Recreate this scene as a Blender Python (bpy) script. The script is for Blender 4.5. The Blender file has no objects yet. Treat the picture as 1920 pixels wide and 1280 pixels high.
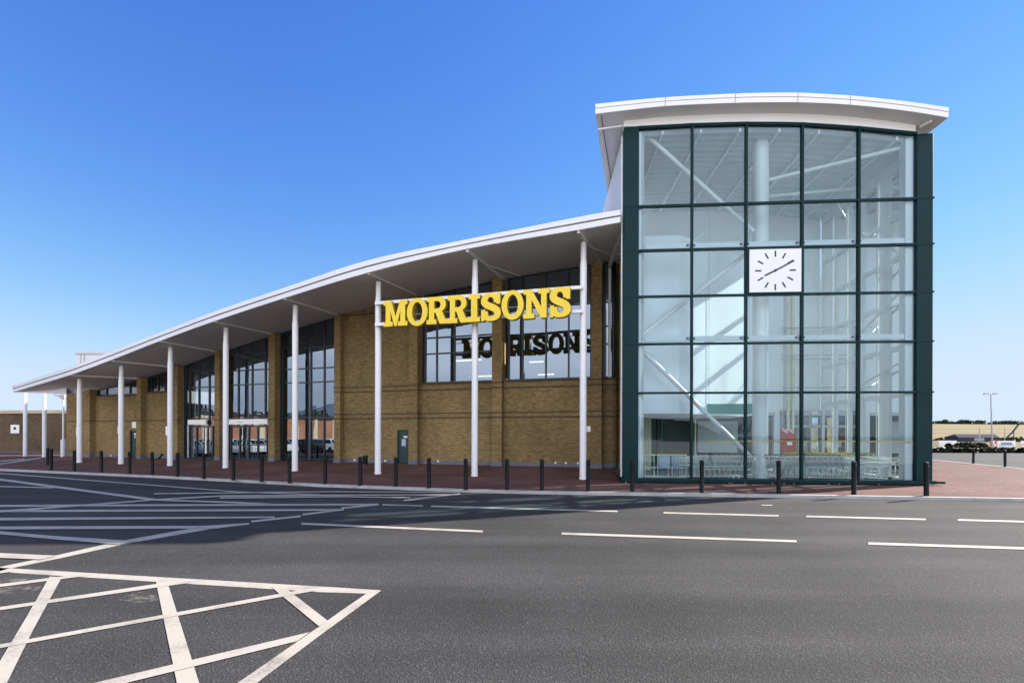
import bpy, bmesh, math, random
from mathutils import Vector, Matrix
random.seed(7)
R = math.radians
scene = bpy.context.scene
COL = scene.collection

# ------------------------------------------------------------------ camera model (used to read places off the photograph)
F, CX, HY, EPS, CAMZ = 900.0, 960.0, 817.0, 0.0026, 1.73
ROADZ = -0.10
def unroll(x, y):
    return x + EPS * (y - HY), y - EPS * (x - CX)
def ray(x, y):
    x, y = unroll(x, y)
    return (x - CX) / F, (HY - y) / F            # X/D, (Z-CAMZ)/D
def on_ground(x, y, z=0.0):
    a, b = ray(x, y)
    D = (z - CAMZ) / b
    return Vector((a * D, D, z))
def at_depth(x, y, D):
    a, b = ray(x, y)
    return Vector((a * D, D, CAMZ + b * D))

# ------------------------------------------------------------------ materials
def new_mat(name):
    m = bpy.data.materials.new(name); m.use_nodes = True
    nt = m.node_tree
    for n in list(nt.nodes): nt.nodes.remove(n)
    out = nt.nodes.new('ShaderNodeOutputMaterial')
    return m, nt, out
def N(nt, t, **kw):
    n = nt.nodes.new(t)
    for k, v in kw.items(): setattr(n, k, v)
    return n
def L(nt, a, b): nt.links.new(a, b)
def c4(c): return (c[0], c[1], c[2], 1.0)

def plain(name, col, rough=0.5, metal=0.0, var=0.10, scale=3.0, bump=0.0, bscale=60.0, spec=0.5):
    m, nt, out = new_mat(name)
    p = N(nt, 'ShaderNodeBsdfPrincipled')
    tc = N(nt, 'ShaderNodeTexCoord')
    nz = N(nt, 'ShaderNodeTexNoise'); nz.inputs['Scale'].default_value = scale; nz.inputs['Detail'].default_value = 5
    L(nt, tc.outputs['Object'], nz.inputs['Vector'])
    mr = N(nt, 'ShaderNodeMapRange')
    mr.inputs['To Min'].default_value = 1 - var; mr.inputs['To Max'].default_value = 1 + var
    mr.inputs['From Min'].default_value = 0.3; mr.inputs['From Max'].default_value = 0.7
    L(nt, nz.outputs['Fac'], mr.inputs['Value'])
    mx = N(nt, 'ShaderNodeMix', data_type='RGBA', blend_type='MULTIPLY')
    mx.inputs['Factor'].default_value = 1.0
    mx.inputs[6].default_value = c4(col)
    L(nt, mr.outputs['Result'], mx.inputs[7])
    L(nt, mx.outputs[2], p.inputs['Base Color'])
    p.inputs['Roughness'].default_value = rough
    p.inputs['Metallic'].default_value = metal
    p.inputs['Specular IOR Level'].default_value = spec
    if bump:
        nb = N(nt, 'ShaderNodeTexNoise'); nb.inputs['Scale'].default_value = bscale; nb.inputs['Detail'].default_value = 4
        L(nt, tc.outputs['Object'], nb.inputs['Vector'])
        b = N(nt, 'ShaderNodeBump'); b.inputs['Strength'].default_value = bump; b.inputs['Distance'].default_value = 0.01
        L(nt, nb.outputs['Fac'], b.inputs['Height']); L(nt, b.outputs['Normal'], p.inputs['Normal'])
    L(nt, p.outputs[0], out.inputs['Surface'])
    return m

def brick_mat(name, c1, c2, mortar, bw=0.225, bh=0.075, flat=False, rough=0.85, msize=0.010):
    m, nt, out = new_mat(name)
    p = N(nt, 'ShaderNodeBsdfPrincipled'); p.inputs['Roughness'].default_value = rough
    p.inputs['Specular IOR Level'].default_value = 0.08
    tc = N(nt, 'ShaderNodeTexCoord')
    sp = N(nt, 'ShaderNodeSeparateXYZ'); L(nt, tc.outputs['Object'], sp.inputs[0])
    cb = N(nt, 'ShaderNodeCombineXYZ')
    if flat:
        L(nt, sp.outputs['X'], cb.inputs['X']); L(nt, sp.outputs['Y'], cb.inputs['Y'])
    else:
        ad = N(nt, 'ShaderNodeMath', operation='ADD')
        L(nt, sp.outputs['X'], ad.inputs[0]); L(nt, sp.outputs['Y'], ad.inputs[1])
        L(nt, ad.outputs[0], cb.inputs['X']); L(nt, sp.outputs['Z'], cb.inputs['Y'])
    br = N(nt, 'ShaderNodeTexBrick')
    br.inputs['Scale'].default_value = 1.0
    br.inputs['Brick Width'].default_value = bw; br.inputs['Row Height'].default_value = bh
    br.inputs['Mortar Size'].default_value = msize; br.inputs['Bias'].default_value = 0.0
    br.inputs['Color1'].default_value = c4(c1); br.inputs['Color2'].default_value = c4(c2); br.inputs['Mortar'].default_value = c4(mortar)
    L(nt, cb.outputs[0], br.inputs['Vector'])
    # brick-to-brick blotches and weathering
    nz = N(nt, 'ShaderNodeTexNoise'); nz.inputs['Scale'].default_value = 5.5; nz.inputs['Detail'].default_value = 6
    mp = N(nt, 'ShaderNodeMapping'); mp.inputs['Scale'].default_value = (0.8, 2.4, 1)
    L(nt, cb.outputs[0], mp.inputs['Vector']); L(nt, mp.outputs[0], nz.inputs['Vector'])
    n2 = N(nt, 'ShaderNodeTexNoise'); n2.inputs['Scale'].default_value = 0.35; n2.inputs['Detail'].default_value = 3
    L(nt, tc.outputs['Object'], n2.inputs['Vector'])
    ad2 = N(nt, 'ShaderNodeMath', operation='ADD'); L(nt, nz.outputs['Fac'], ad2.inputs[0]); L(nt, n2.outputs['Fac'], ad2.inputs[1])
    mr = N(nt, 'ShaderNodeMapRange'); mr.inputs['From Min'].default_value = 0.7; mr.inputs['From Max'].default_value = 1.3
    mr.inputs['To Min'].default_value = 0.66; mr.inputs['To Max'].default_value = 1.34
    L(nt, ad2.outputs[0], mr.inputs['Value'])
    mx = N(nt, 'ShaderNodeMix', data_type='RGBA', blend_type='MULTIPLY'); mx.inputs['Factor'].default_value = 1
    L(nt, br.outputs['Color'], mx.inputs[6]); L(nt, mr.outputs['Result'], mx.inputs[7])
    L(nt, mx.outputs[2], p.inputs['Base Color'])
    b = N(nt, 'ShaderNodeBump'); b.inputs['Strength'].default_value = 0.35; b.inputs['Distance'].default_value = 0.006
    inv = N(nt, 'ShaderNodeMath', operation='SUBTRACT'); inv.inputs[0].default_value = 1.0
    L(nt, br.outputs['Fac'], inv.inputs[1]); L(nt, inv.outputs[0], b.inputs['Height'])
    L(nt, b.outputs['Normal'], p.inputs['Normal'])
    L(nt, p.outputs[0], out.inputs['Surface'])
    return m

def asphalt_mat(name, base):
    m, nt, out = new_mat(name)
    p = N(nt, 'ShaderNodeBsdfPrincipled')
    tc = N(nt, 'ShaderNodeTexCoord')
    vo = N(nt, 'ShaderNodeTexVoronoi'); vo.inputs['Scale'].default_value = 62
    L(nt, tc.outputs['Object'], vo.inputs['Vector'])
    n1 = N(nt, 'ShaderNodeTexNoise'); n1.inputs['Scale'].default_value = 38; n1.inputs['Detail'].default_value = 8; n1.inputs['Roughness'].default_value = 0.8
    n2 = N(nt, 'ShaderNodeTexNoise'); n2.inputs['Scale'].default_value = 0.55; n2.inputs['Detail'].default_value = 5
    n3 = N(nt, 'ShaderNodeTexNoise'); n3.inputs['Scale'].default_value = 1.0; n3.inputs['Detail'].default_value = 4
    mp = N(nt, 'ShaderNodeMapping'); mp.inputs['Rotation'].default_value = (0, 0, R(3)); mp.inputs['Scale'].default_value = (0.07, 1.1, 1)
    for n in (n1, n2): L(nt, tc.outputs['Object'], n.inputs['Vector'])
    L(nt, tc.outputs['Object'], mp.inputs['Vector']); L(nt, mp.outputs[0], n3.inputs['Vector'])
    # per-stone brightness
    sr = N(nt, 'ShaderNodeSeparateColor'); L(nt, vo.outputs['Color'], sr.inputs[0])
    pw = N(nt, 'ShaderNodeMath', operation='POWER'); pw.inputs[1].default_value = 7.0; L(nt, sr.outputs[0], pw.inputs[0])
    def rng(sock, fa, fb, ta, tb):
        r = N(nt, 'ShaderNodeMapRange')
        for k, v in zip(('From Min', 'From Max', 'To Min', 'To Max'), (fa, fb, ta, tb)): r.inputs[k].default_value = v
        L(nt, sock, r.inputs['Value']); return r.outputs['Result']
    a = rng(pw.outputs[0], 0, 1, 0.93, 1.7)
    b = rng(n1.outputs['Fac'], 0.3, 0.7, 0.70, 1.30)
    c = rng(n2.outputs['Fac'], 0.3, 0.7, 0.84, 1.16)
    d = rng(n3.outputs['Fac'], 0.3, 0.7, 0.74, 1.26)
    def mul(x, y):
        q = N(nt, 'ShaderNodeMath', operation='MULTIPLY'); L(nt, x, q.inputs[0]); L(nt, y, q.inputs[1]); return q.outputs[0]
    f = mul(mul(a, b), mul(c, d))
    mx = N(nt, 'ShaderNodeMix', data_type='RGBA', blend_type='MULTIPLY'); mx.inputs['Factor'].default_value = 1
    mx.inputs[6].default_value = c4(base); L(nt, f, mx.inputs[7]); L(nt, mx.outputs[2], p.inputs['Base Color'])
    p.inputs['Roughness'].default_value = 0.92; p.inputs['Specular IOR Level'].default_value = 0.18
    bp = N(nt, 'ShaderNodeBump'); bp.inputs['Strength'].default_value = 0.55; bp.inputs['Distance'].default_value = 0.012
    L(nt, vo.outputs['Distance'], bp.inputs['Height']); L(nt, bp.outputs['Normal'], p.inputs['Normal'])
    L(nt, p.outputs[0], out.inputs['Surface'])
    return m

def paint_mat(name, col):          # worn road paint
    m, nt, out = new_mat(name)
    p = N(nt, 'ShaderNodeBsdfPrincipled'); p.inputs['Roughness'].default_value = 0.7
    tc = N(nt, 'ShaderNodeTexCoord')
    n1 = N(nt, 'ShaderNodeTexNoise'); n1.inputs['Scale'].default_value = 34; n1.inputs['Detail'].default_value = 8; n1.inputs['Roughness'].default_value = 0.75
    n2 = N(nt, 'ShaderNodeTexNoise'); n2.inputs['Scale'].default_value = 2.2; n2.inputs['Detail'].default_value = 5
    for n in (n1, n2): L(nt, tc.outputs['Object'], n.inputs['Vector'])
    ad = N(nt, 'ShaderNodeMath', operation='ADD'); L(nt, n1.outputs['Fac'], ad.inputs[0]); L(nt, n2.outputs['Fac'], ad.inputs[1])
    cr = N(nt, 'ShaderNodeValToRGB')
    e = cr.color_ramp.elements
    e[0].position = 0.50; e[0].color = c4(col)
    e[1].position = 0.70; e[1].color = c4([v * 0.40 for v in col])
    hf = N(nt, 'ShaderNodeMath', operation='MULTIPLY'); hf.inputs[1].default_value = 0.5
    L(nt, ad.outputs[0], hf.inputs[0]); L(nt, hf.outputs[0], cr.inputs[0]); L(nt, cr.outputs[0], p.inputs['Base Color'])
    bp = N(nt, 'ShaderNodeBump'); bp.inputs['Strength'].default_value = 0.4; bp.inputs['Distance'].default_value = 0.006
    L(nt, n1.outputs['Fac'], bp.inputs['Height']); L(nt, bp.outputs['Normal'], p.inputs['Normal'])
    L(nt, p.outputs[0], out.inputs['Surface'])
    return m

def glass_mat(name, tint, base_refl, wobble=0.0, wscale=0.7, gloss=(1, 1, 1)):
    m, nt, out = new_mat(name)
    tr = N(nt, 'ShaderNodeBsdfTransparent'); tr.inputs['Color'].default_value = c4(tint)
    gl = N(nt, 'ShaderNodeBsdfGlossy'); gl.inputs['Roughness'].default_value = 0.0; gl.inputs['Color'].default_value = c4(gloss)
    fr = N(nt, 'ShaderNodeFresnel'); fr.inputs['IOR'].default_value = 1.5
    mr = N(nt, 'ShaderNodeMapRange'); mr.inputs['To Min'].default_value = base_refl; mr.inputs['To Max'].default_value = 1.0
    L(nt, fr.outputs[0], mr.inputs['Value'])
    mx = N(nt, 'ShaderNodeMixShader'); L(nt, mr.outputs['Result'], mx.inputs[0]); L(nt, tr.outputs[0], mx.inputs[1]); L(nt, gl.outputs[0], mx.inputs[2])
    if wobble:
        tc = N(nt, 'ShaderNodeTexCoord')
        nz = N(nt, 'ShaderNodeTexNoise'); nz.inputs['Scale'].default_value = wscale; nz.inputs['Detail'].default_value = 1
        L(nt, tc.outputs['Object'], nz.inputs['Vector'])
        b = N(nt, 'ShaderNodeBump'); b.inputs['Strength'].default_value = wobble; b.inputs['Distance'].default_value = 0.02
        L(nt, nz.outputs['Fac'], b.inputs['Height']); L(nt, b.outputs['Normal'], gl.inputs['Normal'])
    L(nt, mx.outputs[0], out.inputs['Surface'])
    return m

def leaf_mat(name, c1, c2):
    m, nt, out = new_mat(name)
    p = N(nt, 'ShaderNodeBsdfPrincipled'); p.inputs['Roughness'].default_value = 0.6
    tc = N(nt, 'ShaderNodeTexCoord')
    nz = N(nt, 'ShaderNodeTexNoise'); nz.inputs['Scale'].default_value = 0.8; nz.inputs['Detail'].default_value = 4; p.inputs['Specular IOR Level'].default_value = 0.08
    L(nt, tc.outputs['Object'], nz.inputs['Vector'])
    cr = N(nt, 'ShaderNodeValToRGB'); e = cr.color_ramp.elements
    e[0].position = 0.35; e[0].color = c4(c1); e[1].position = 0.65; e[1].color = c4(c2)
    L(nt, nz.outputs['Fac'], cr.inputs[0]); L(nt, cr.outputs[0], p.inputs['Base Color'])
    L(nt, p.outputs[0], out.inputs['Surface'])
    return m

def emit_mat(name, col, s):
    m, nt, out = new_mat(name)
    e = N(nt, 'ShaderNodeEmission'); e.inputs['Color'].default_value = c4(col); e.inputs['Strength'].default_value = s
    L(nt, e.outputs[0], out.inputs['Surface'])
    return m

def field_mat(name, c1, c2, c3):
    m, nt, out = new_mat(name)
    p = N(nt, 'ShaderNodeBsdfPrincipled'); p.inputs['Roughness'].default_value = 0.95; p.inputs['Specular IOR Level'].default_value = 0.1
    tc = N(nt, 'ShaderNodeTexCoord')
    mp = N(nt, 'ShaderNodeMapping'); mp.inputs['Scale'].default_value = (0.004, 0.02, 0.02)
    L(nt, tc.outputs['Object'], mp.inputs['Vector'])
    nz = N(nt, 'ShaderNodeTexNoise'); nz.inputs['Scale'].default_value = 1.6; nz.inputs['Detail'].default_value = 5
    L(nt, mp.outputs[0], nz.inputs['Vector'])
    cr = N(nt, 'ShaderNodeValToRGB'); e = cr.color_ramp.elements
    e[0].position = 0.3; e[0].color = c4(c1); e[1].position = 0.7; e[1].color = c4(c2)
    x = cr.color_ramp.elements.new(0.5); x.color = c4(c3)
    L(nt, nz.outputs['Fac'], cr.inputs[0]); L(nt, cr.outputs[0], p.inputs['Base Color'])
    L(nt, p.outputs[0], out.inputs['Surface'])
    return m

M = {}
M['asphalt'] = asphalt_mat('asphalt', (0.043, 0.041, 0.0395))
M['paint'] = paint_mat('road_paint', (0.37, 0.33, 0.275))
M['paver'] = brick_mat('block_paving', (0.155, 0.080, 0.064), (0.112, 0.058, 0.047), (0.08, 0.054, 0.045), 0.2, 0.1, flat=True, msize=0.007)
M['kerb'] = plain('kerb_concrete', (0.40, 0.385, 0.36), 0.85, var=0.18, scale=2.0, bump=0.2)
M['lobby_dark'] = plain('lobby_dark_panel', (0.10, 0.125, 0.13), 0.6, var=0.2, scale=1.0)
M['bounce_ground'] = plain('pale_bounce_ground', (0.56, 0.52, 0.45), 0.9, var=0.12, scale=0.3)
M['brick'] = brick_mat('buff_brick', (0.295, 0.196, 0.080), (0.19, 0.122, 0.046), (0.235, 0.176, 0.104))
M['brick_dark'] = plain('brown_brick_course', (0.085, 0.048, 0.026), 0.85, var=0.25, scale=6)
M['brick_yard'] = brick_mat('brown_yard_brick', (0.16, 0.11, 0.065), (0.10, 0.07, 0.042), (0.13, 0.10, 0.07))
M['plinth'] = plain('blue_engineering_brick', (0.125, 0.135, 0.155), 0.6, var=0.15, scale=5)
M['white'] = plain('white_coated_metal', (0.80, 0.795, 0.79), 0.38, var=0.035, scale=0.8)
M['column'] = plain('white_painted_steel', (0.82, 0.815, 0.81), 0.32, var=0.03, scale=1.5)
M['fascia'] = plain('light_grey_cladding', (0.74, 0.73, 0.74), 0.35, var=0.03, scale=0.5)
M['soffit'] = plain('soffit_panel', (0.60, 0.585, 0.575), 0.55, var=0.06, scale=0.5)
M['joint'] = plain('dark_joint', (0.09, 0.09, 0.10), 0.7)
M['roofmetal'] = plain('roof_sheet', (0.62, 0.61, 0.61), 0.4, var=0.05, scale=0.4)
M['green'] = plain('dark_green_aluminium', (0.0018, 0.024, 0.0265), 0.45, var=0.08, scale=0.8, spec=0.15)
M['navy'] = plain('black_aluminium_frame', (0.012, 0.020, 0.026), 0.35, var=0.1)
M['doorgreen'] = plain('green_steel_door', (0.006, 0.035, 0.032), 0.4)
M['black'] = plain('black_bollard_paint', (0.0045, 0.0045, 0.0055), 0.5, var=0.2, scale=8, spec=0.2)
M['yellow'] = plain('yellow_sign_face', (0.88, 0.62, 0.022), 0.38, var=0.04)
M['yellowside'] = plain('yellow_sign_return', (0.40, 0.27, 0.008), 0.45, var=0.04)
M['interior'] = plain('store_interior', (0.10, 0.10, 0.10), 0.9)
M['interior_wall'] = plain('interior_plaster', (0.86, 0.88, 0.90), 0.8, var=0.04, scale=0.5)
M['int_grey'] = plain('interior_grey_panel', (0.52, 0.55, 0.56), 0.7, var=0.05)
M['deck'] = plain('steel_deck', (0.62, 0.67, 0.71), 0.45, var=0.04)
M['floor'] = plain('tile_floor', (0.42, 0.42, 0.41), 0.35, var=0.15, scale=2)
M['glass_tower'] = glass_mat('tower_glass', (0.82, 0.955, 1.0), 0.008, 0.03, 0.7, (0.80, 0.92, 1.0))
M['glass_side'] = glass_mat('tower_side_glass', (0.82, 0.93, 0.94), 0.0)
M['glass_store'] = glass_mat('store_tinted_glass', (0.16, 0.19, 0.20), 0.20, 0.035, 0.6, (0.72, 0.86, 1.0))
M['glass_dark'] = glass_mat('dark_high_glass', (0.16, 0.18, 0.19), 0.03, 0.03, 0.6, (0.6, 0.68, 0.75))
M['inner_glass'] = glass_mat('inner_glass', (0.45, 0.55, 0.55), 0.10)
sm_, snt, sout = new_mat('dusty_scuff')
sd = N(snt, 'ShaderNodeBsdfDiffuse'); sd.inputs['Color'].default_value = (.17, .155, .13, 1); stt = N(snt, 'ShaderNodeBsdfTransparent')
stc = N(snt, 'ShaderNodeTexCoord'); sn = N(snt, 'ShaderNodeTexNoise'); sn.inputs['Scale'].default_value = 9; sn.inputs['Detail'].default_value = 9; sn.inputs['Roughness'].default_value = .8; L(snt, stc.outputs['Object'], sn.inputs['Vector'])
smr = N(snt, 'ShaderNodeMapRange'); smr.inputs['From Min'].default_value = .46; smr.inputs['From Max'].default_value = .62; L(snt, sn.outputs['Fac'], smr.inputs['Value'])
smx = N(snt, 'ShaderNodeMixShader'); L(snt, smr.outputs['Result'], smx.inputs[0]); L(snt, stt.outputs[0], smx.inputs[1]); L(snt, sd.outputs[0], smx.inputs[2]); L(snt, smx.outputs[0], sout.inputs['Surface'])
M['scuff'] = sm_
M['clockface'] = plain('clock_panel', (0.78, 0.78, 0.80), 0.35, var=0.02)
M['clockink'] = plain('clock_marker', (0.012, 0.018, 0.026), 0.5)
M['chrome'] = plain('zinc_wire', (0.80, 0.81, 0.80), 0.35, metal=0.35)
M['plas_y'] = plain('yellow_plastic', (0.55, 0.46, 0.03), 0.45)
M['plas_d'] = plain('dark_plastic', (0.02, 0.035, 0.045), 0.5)
M['plas_b'] = plain('pale_blue_plastic', (0.42, 0.50, 0.62), 0.5)
M['red'] = plain('red_board', (0.38, 0.04, 0.03), 0.5)
M['orange'] = plain('orange_board', (0.62, 0.16, 0.06), 0.5)
M['teal'] = plain('teal_sign', (0.05, 0.24, 0.21), 0.5)
M['cream'] = plain('cream_panel', (0.78, 0.74, 0.56), 0.6)
M['notice'] = plain('white_notice', (0.88, 0.86, 0.80), 0.5, var=0.02)
M['blueink'] = plain('blue_print', (0.12, 0.18, 0.42), 0.5)
M['tape'] = plain('yellow_tape', (0.70, 0.52, 0.14), 0.5)
M['steelgrey'] = plain('galvanised_steel', (0.42, 0.43, 0.44), 0.4, metal=0.5)
M['capstone'] = plain('sandstone_coping', (0.55, 0.46, 0.32), 0.85, var=0.15, scale=1)
M['field'] = field_mat('stubble_field', (0.165, 0.125, 0.058), (0.20, 0.15, 0.075), (0.18, 0.138, 0.066))
M['scrub'] = field_mat('rough_ground', (0.16, 0.12, 0.06), (0.10, 0.10, 0.035), (0.13, 0.11, 0.05))
M['track'] = plain('field_track', (0.17, 0.12, 0.06), 0.95)
M['grass'] = field_mat('grass', (0.07, 0.10, 0.025), (0.12, 0.12, 0.04), (0.09, 0.11, 0.03))
M['leaf'] = leaf_mat('dark_foliage', (0.016, 0.028, 0.012), (0.045, 0.065, 0.024))
M['hedge'] = leaf_mat('hedge_foliage', (0.014, 0.018, 0.008), (0.032, 0.038, 0.016))
M['bark'] = plain('bark', (0.08, 0.06, 0.045), 0.9)
M['barn'] = plain('slate_barn_roof', (0.055, 0.058, 0.075), 0.95, spec=0.03)
M['barnlight'] = plain('barn_light_sheet', (0.33, 0.33, 0.36), 0.6)
M['terracotta'] = brick_mat('terracotta_brick', (0.42, 0.17, 0.10), (0.36, 0.13, 0.075), (0.40, 0.26, 0.18))
M['carwhite'] = plain('white_car_paint', (0.80, 0.80, 0.78), 0.2, var=0.02)
M['carsilver'] = plain('silver_car_paint', (0.42, 0.44, 0.46), 0.25, metal=0.4, var=0.02)
M['carblack'] = plain('black_car_paint', (0.015, 0.016, 0.02), 0.2, var=0.02)
M['carglass'] = plain('car_window', (0.012, 0.014, 0.016), 0.08, var=0.0)
M['tyre'] = plain('tyre', (0.015, 0.015, 0.015), 0.8)
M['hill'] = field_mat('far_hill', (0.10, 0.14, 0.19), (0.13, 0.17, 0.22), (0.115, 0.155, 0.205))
M['lamp_on'] = emit_mat('fluorescent_tube', (1.0, 0.95, 0.82), 2.2)
M['render'] = plain('cream_render', (0.66, 0.56, 0.40), 0.9)

# ------------------------------------------------------------------ mesh helpers
class MB:
    def __init__(s): s.v = []; s.f = []; s.m = []
    def add(s, vs, fs, mat=0):
        o = len(s.v); s.v += [Vector(v) for v in vs]
        for f in fs: s.f.append([o + i for i in f]); s.m.append(mat)
        return s
    def quad(s, a, b, c, d, mat=0): return s.add([a, b, c, d], [(0, 1, 2, 3)], mat)
    def poly(s, pts, mat=0): return s.add(pts, [tuple(range(len(pts)))], mat)
    def hexa(s, p, mat=0):       # p: 4 bottom (ccw), 4 top
        return s.add(p, [(3, 2, 1, 0), (4, 5, 6, 7), (0, 1, 5, 4), (1, 2, 6, 5), (2, 3, 7, 6), (3, 0, 4, 7)], mat)
    def box(s, x0, x1, y0, y1, z0, z1, mat=0):
        x0, x1 = sorted((x0, x1)); y0, y1 = sorted((y0, y1)); z0, z1 = sorted((z0, z1))
        return s.hexa([(x0, y0, z0), (x1, y0, z0), (x1, y1, z0), (x0, y1, z0), (x0, y0, z1), (x1, y0, z1), (x1, y1, z1), (x0, y1, z1)], mat)
    def bbox(s, x0, x1, y0, y1, z0, z1, b=0.01, mat=0):   # box with chamfered vertical edges
        x0, x1 = sorted((x0, x1)); y0, y1 = sorted((y0, y1)); z0, z1 = sorted((z0, z1))
        ring = [(x0 + b, y0), (x1 - b, y0), (x1, y0 + b), (x1, y1 - b), (x1 - b, y1), (x0 + b, y1), (x0, y1 - b), (x0, y0 + b)]
        return s.extr([(x, y, z0) for x, y in ring], (0, 0, z1 - z0), mat)
    def extr(s, pts, off, mat=0):
        n = len(pts); off = Vector(off); a = [Vector(p) for p in pts]; b = [p + off for p in a]
        fs = [tuple(reversed(range(n))), tuple(range(n, 2 * n))] + [(i, (i + 1) % n, n + (i + 1) % n, n + i) for i in range(n)]
        return s.add(a + b, fs, mat)
    def tube(s, p, q, r, n=10, r2=None, mat=0, cap=True):
        p = Vector(p); q = Vector(q); d = (q - p)
        if d.length < 1e-6: return s
        d.normalize(); up = Vector((0, 0, 1)) if abs(d.z) < 0.95 else Vector((1, 0, 0))
        a = d.cross(up).normalized(); b = d.cross(a)
        r2 = r if r2 is None else r2
        vs = [p + (a * math.cos(t) + b * math.sin(t)) * r for t in [2 * math.pi * i / n for i in range(n)]]
        vs += [q + (a * math.cos(t) + b * math.sin(t)) * r2 for t in [2 * math.pi * i / n for i in range(n)]]
        fs = [((i + 1) % n, i, n + i, n + (i + 1) % n) for i in range(n)]
        if cap: fs += [tuple(range(n)), tuple(reversed(range(n, 2 * n)))]
        return s.add(vs, fs, mat)
    def path(s, pts, r, n=6, mat=0):
        for a, b in zip(pts, pts[1:]): s.tube(a, b, r, n, mat=mat)
        return s
    def lathe(s, c, prof, n=16, mat=0):      # prof: (r, z)
        c = Vector(c); vs = []; fs = []
        for r, z in prof:
            vs += [c + Vector((r * math.cos(2 * math.pi * i / n), r * math.sin(2 * math.pi * i / n), z)) for i in range(n)]
        for k in range(len(prof) - 1):
            for i in range(n): fs.append((k * n + i, k * n + (i + 1) % n, (k + 1) * n + (i + 1) % n, (k + 1) * n + i))
        fs += [tuple(reversed(range(n))), tuple(range((len(prof) - 1) * n, len(prof) * n))]
        return s.add(vs, fs, mat)
    def build(s, name, mats, parent=None, frame=None, smooth=False):
        """frame: Matrix of the parent (world) - vertices given in world space are moved into it; None keeps them as they are"""
        if not isinstance(mats, (list, tuple)): mats = [mats]
        vs = s.v if frame is None else [frame.inverted() @ v for v in s.v]
        me = bpy.data.meshes.new(name); me.from_pydata([tuple(v) for v in vs], [], s.f); me.update()
        for m in mats: me.materials.append(m)
        me.polygons.foreach_set('material_index', s.m)
        if smooth:
            me.polygons.foreach_set('use_smooth', [True] * len(me.polygons))
            try: me.set_sharp_from_angle(angle=R(35))
            except Exception: pass
        o = bpy.data.objects.new(name, me); COL.objects.link(o)
        if parent: o.parent = parent
        return o
def tag(o, label=None, cat=None, group=None, kind=None):
    for k, v in (('label', label), ('category', cat), ('group', group), ('kind', kind)):
        if v: o[k] = v
    return o
def empty(name, loc, rz=0.0):
    o = bpy.data.objects.new(name, None); COL.objects.link(o)
    o.location = loc; o.rotation_euler = (0, 0, rz); o.empty_display_size = 0.3
    return o
def frame_of(loc, rz=0.0): return Matrix.Translation(Vector(loc)) @ Matrix.Rotation(rz, 4, 'Z')
def copy_tree(o, parent=None):
    c = o.copy(); COL.objects.link(c)
    if parent: c.parent = parent
    for ch in list(o.children): copy_tree(ch, c)
    return c
def lerp(a, b, t): return a + (b - a) * t
def interp(xs, ys, x):
    if xs[0] > xs[-1]: xs, ys = xs[::-1], ys[::-1]
    if x <= xs[0]: k = 0
    elif x >= xs[-1]: k = len(xs) - 2
    else: k = max(i for i in range(len(xs) - 1) if xs[i] <= x)
    t = (x - xs[k]) / (xs[k + 1] - xs[k])
    return lerp(ys[k], ys[k + 1], t)
def smooth_curve(P, n):            # Catmull-Rom through Vectors
    out = []
    for i in range(len(P) - 1):
        p0 = P[max(i - 1, 0)]; p1 = P[i]; p2 = P[i + 1]; p3 = P[min(i + 2, len(P) - 1)]
        for k in range(n):
            t = k / n
            out.append(0.5 * ((2 * p1) + (p2 - p0) * t + (2 * p0 - 5 * p1 + 4 * p2 - p3) * t * t + (3 * p1 - p0 - 3 * p2 + p3) * t ** 3))
    out.append(P[-1].copy()); return out

# ------------------------------------------------------------------ sun, sky, camera
SUN_AZ = (0.922, 0.387); SUN_EL = R(31)
hd = Vector((SUN_AZ[0], SUN_AZ[1], 0)).normalized() * math.cos(SUN_EL)
sun_dir = Vector((hd.x, hd.y, math.sin(SUN_EL)))
w = bpy.data.worlds.new("World"); scene.world = w; w.use_nodes = True
wn = w.node_tree; bg = wn.nodes.get('Background') or wn.nodes.new('ShaderNodeBackground')
sky = wn.nodes.new('ShaderNodeTexSky'); sky.sky_type = 'NISHITA'; sky.sun_disc = False
sky.sun_elevation = SUN_EL; sky.sun_rotation = math.atan2(SUN_AZ[0], SUN_AZ[1])
sky.altitude = 0; sky.air_density = 1.0; sky.dust_density = 0.0; sky.ozone_density = 4.0
hsv = wn.nodes.new('ShaderNodeHueSaturation'); hsv.inputs['Saturation'].default_value = 1.24; hsv.inputs['Value'].default_value = 1.36; hsv.inputs['Hue'].default_value = 0.5225
wn.links.new(sky.outputs[0], hsv.inputs['Color']); 
# white cloud added behind the photographer as fill for the shaded fronts (laid out by world direction)
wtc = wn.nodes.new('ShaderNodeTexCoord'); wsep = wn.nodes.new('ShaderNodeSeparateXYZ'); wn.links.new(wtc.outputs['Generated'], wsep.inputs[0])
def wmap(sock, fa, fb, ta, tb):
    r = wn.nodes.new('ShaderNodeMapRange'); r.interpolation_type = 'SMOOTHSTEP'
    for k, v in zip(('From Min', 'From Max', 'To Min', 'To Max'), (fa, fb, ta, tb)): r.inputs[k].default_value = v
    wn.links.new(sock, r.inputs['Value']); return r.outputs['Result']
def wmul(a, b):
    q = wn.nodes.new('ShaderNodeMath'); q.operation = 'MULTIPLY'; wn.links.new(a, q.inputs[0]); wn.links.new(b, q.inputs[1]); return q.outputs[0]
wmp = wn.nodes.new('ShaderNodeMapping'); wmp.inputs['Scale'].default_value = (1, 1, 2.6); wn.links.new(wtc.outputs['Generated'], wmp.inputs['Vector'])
wnz = wn.nodes.new('ShaderNodeTexNoise'); wnz.inputs['Scale'].default_value = 1.6; wnz.inputs['Detail'].default_value = 6; wn.links.new(wmp.outputs[0], wnz.inputs['Vector'])
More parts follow.
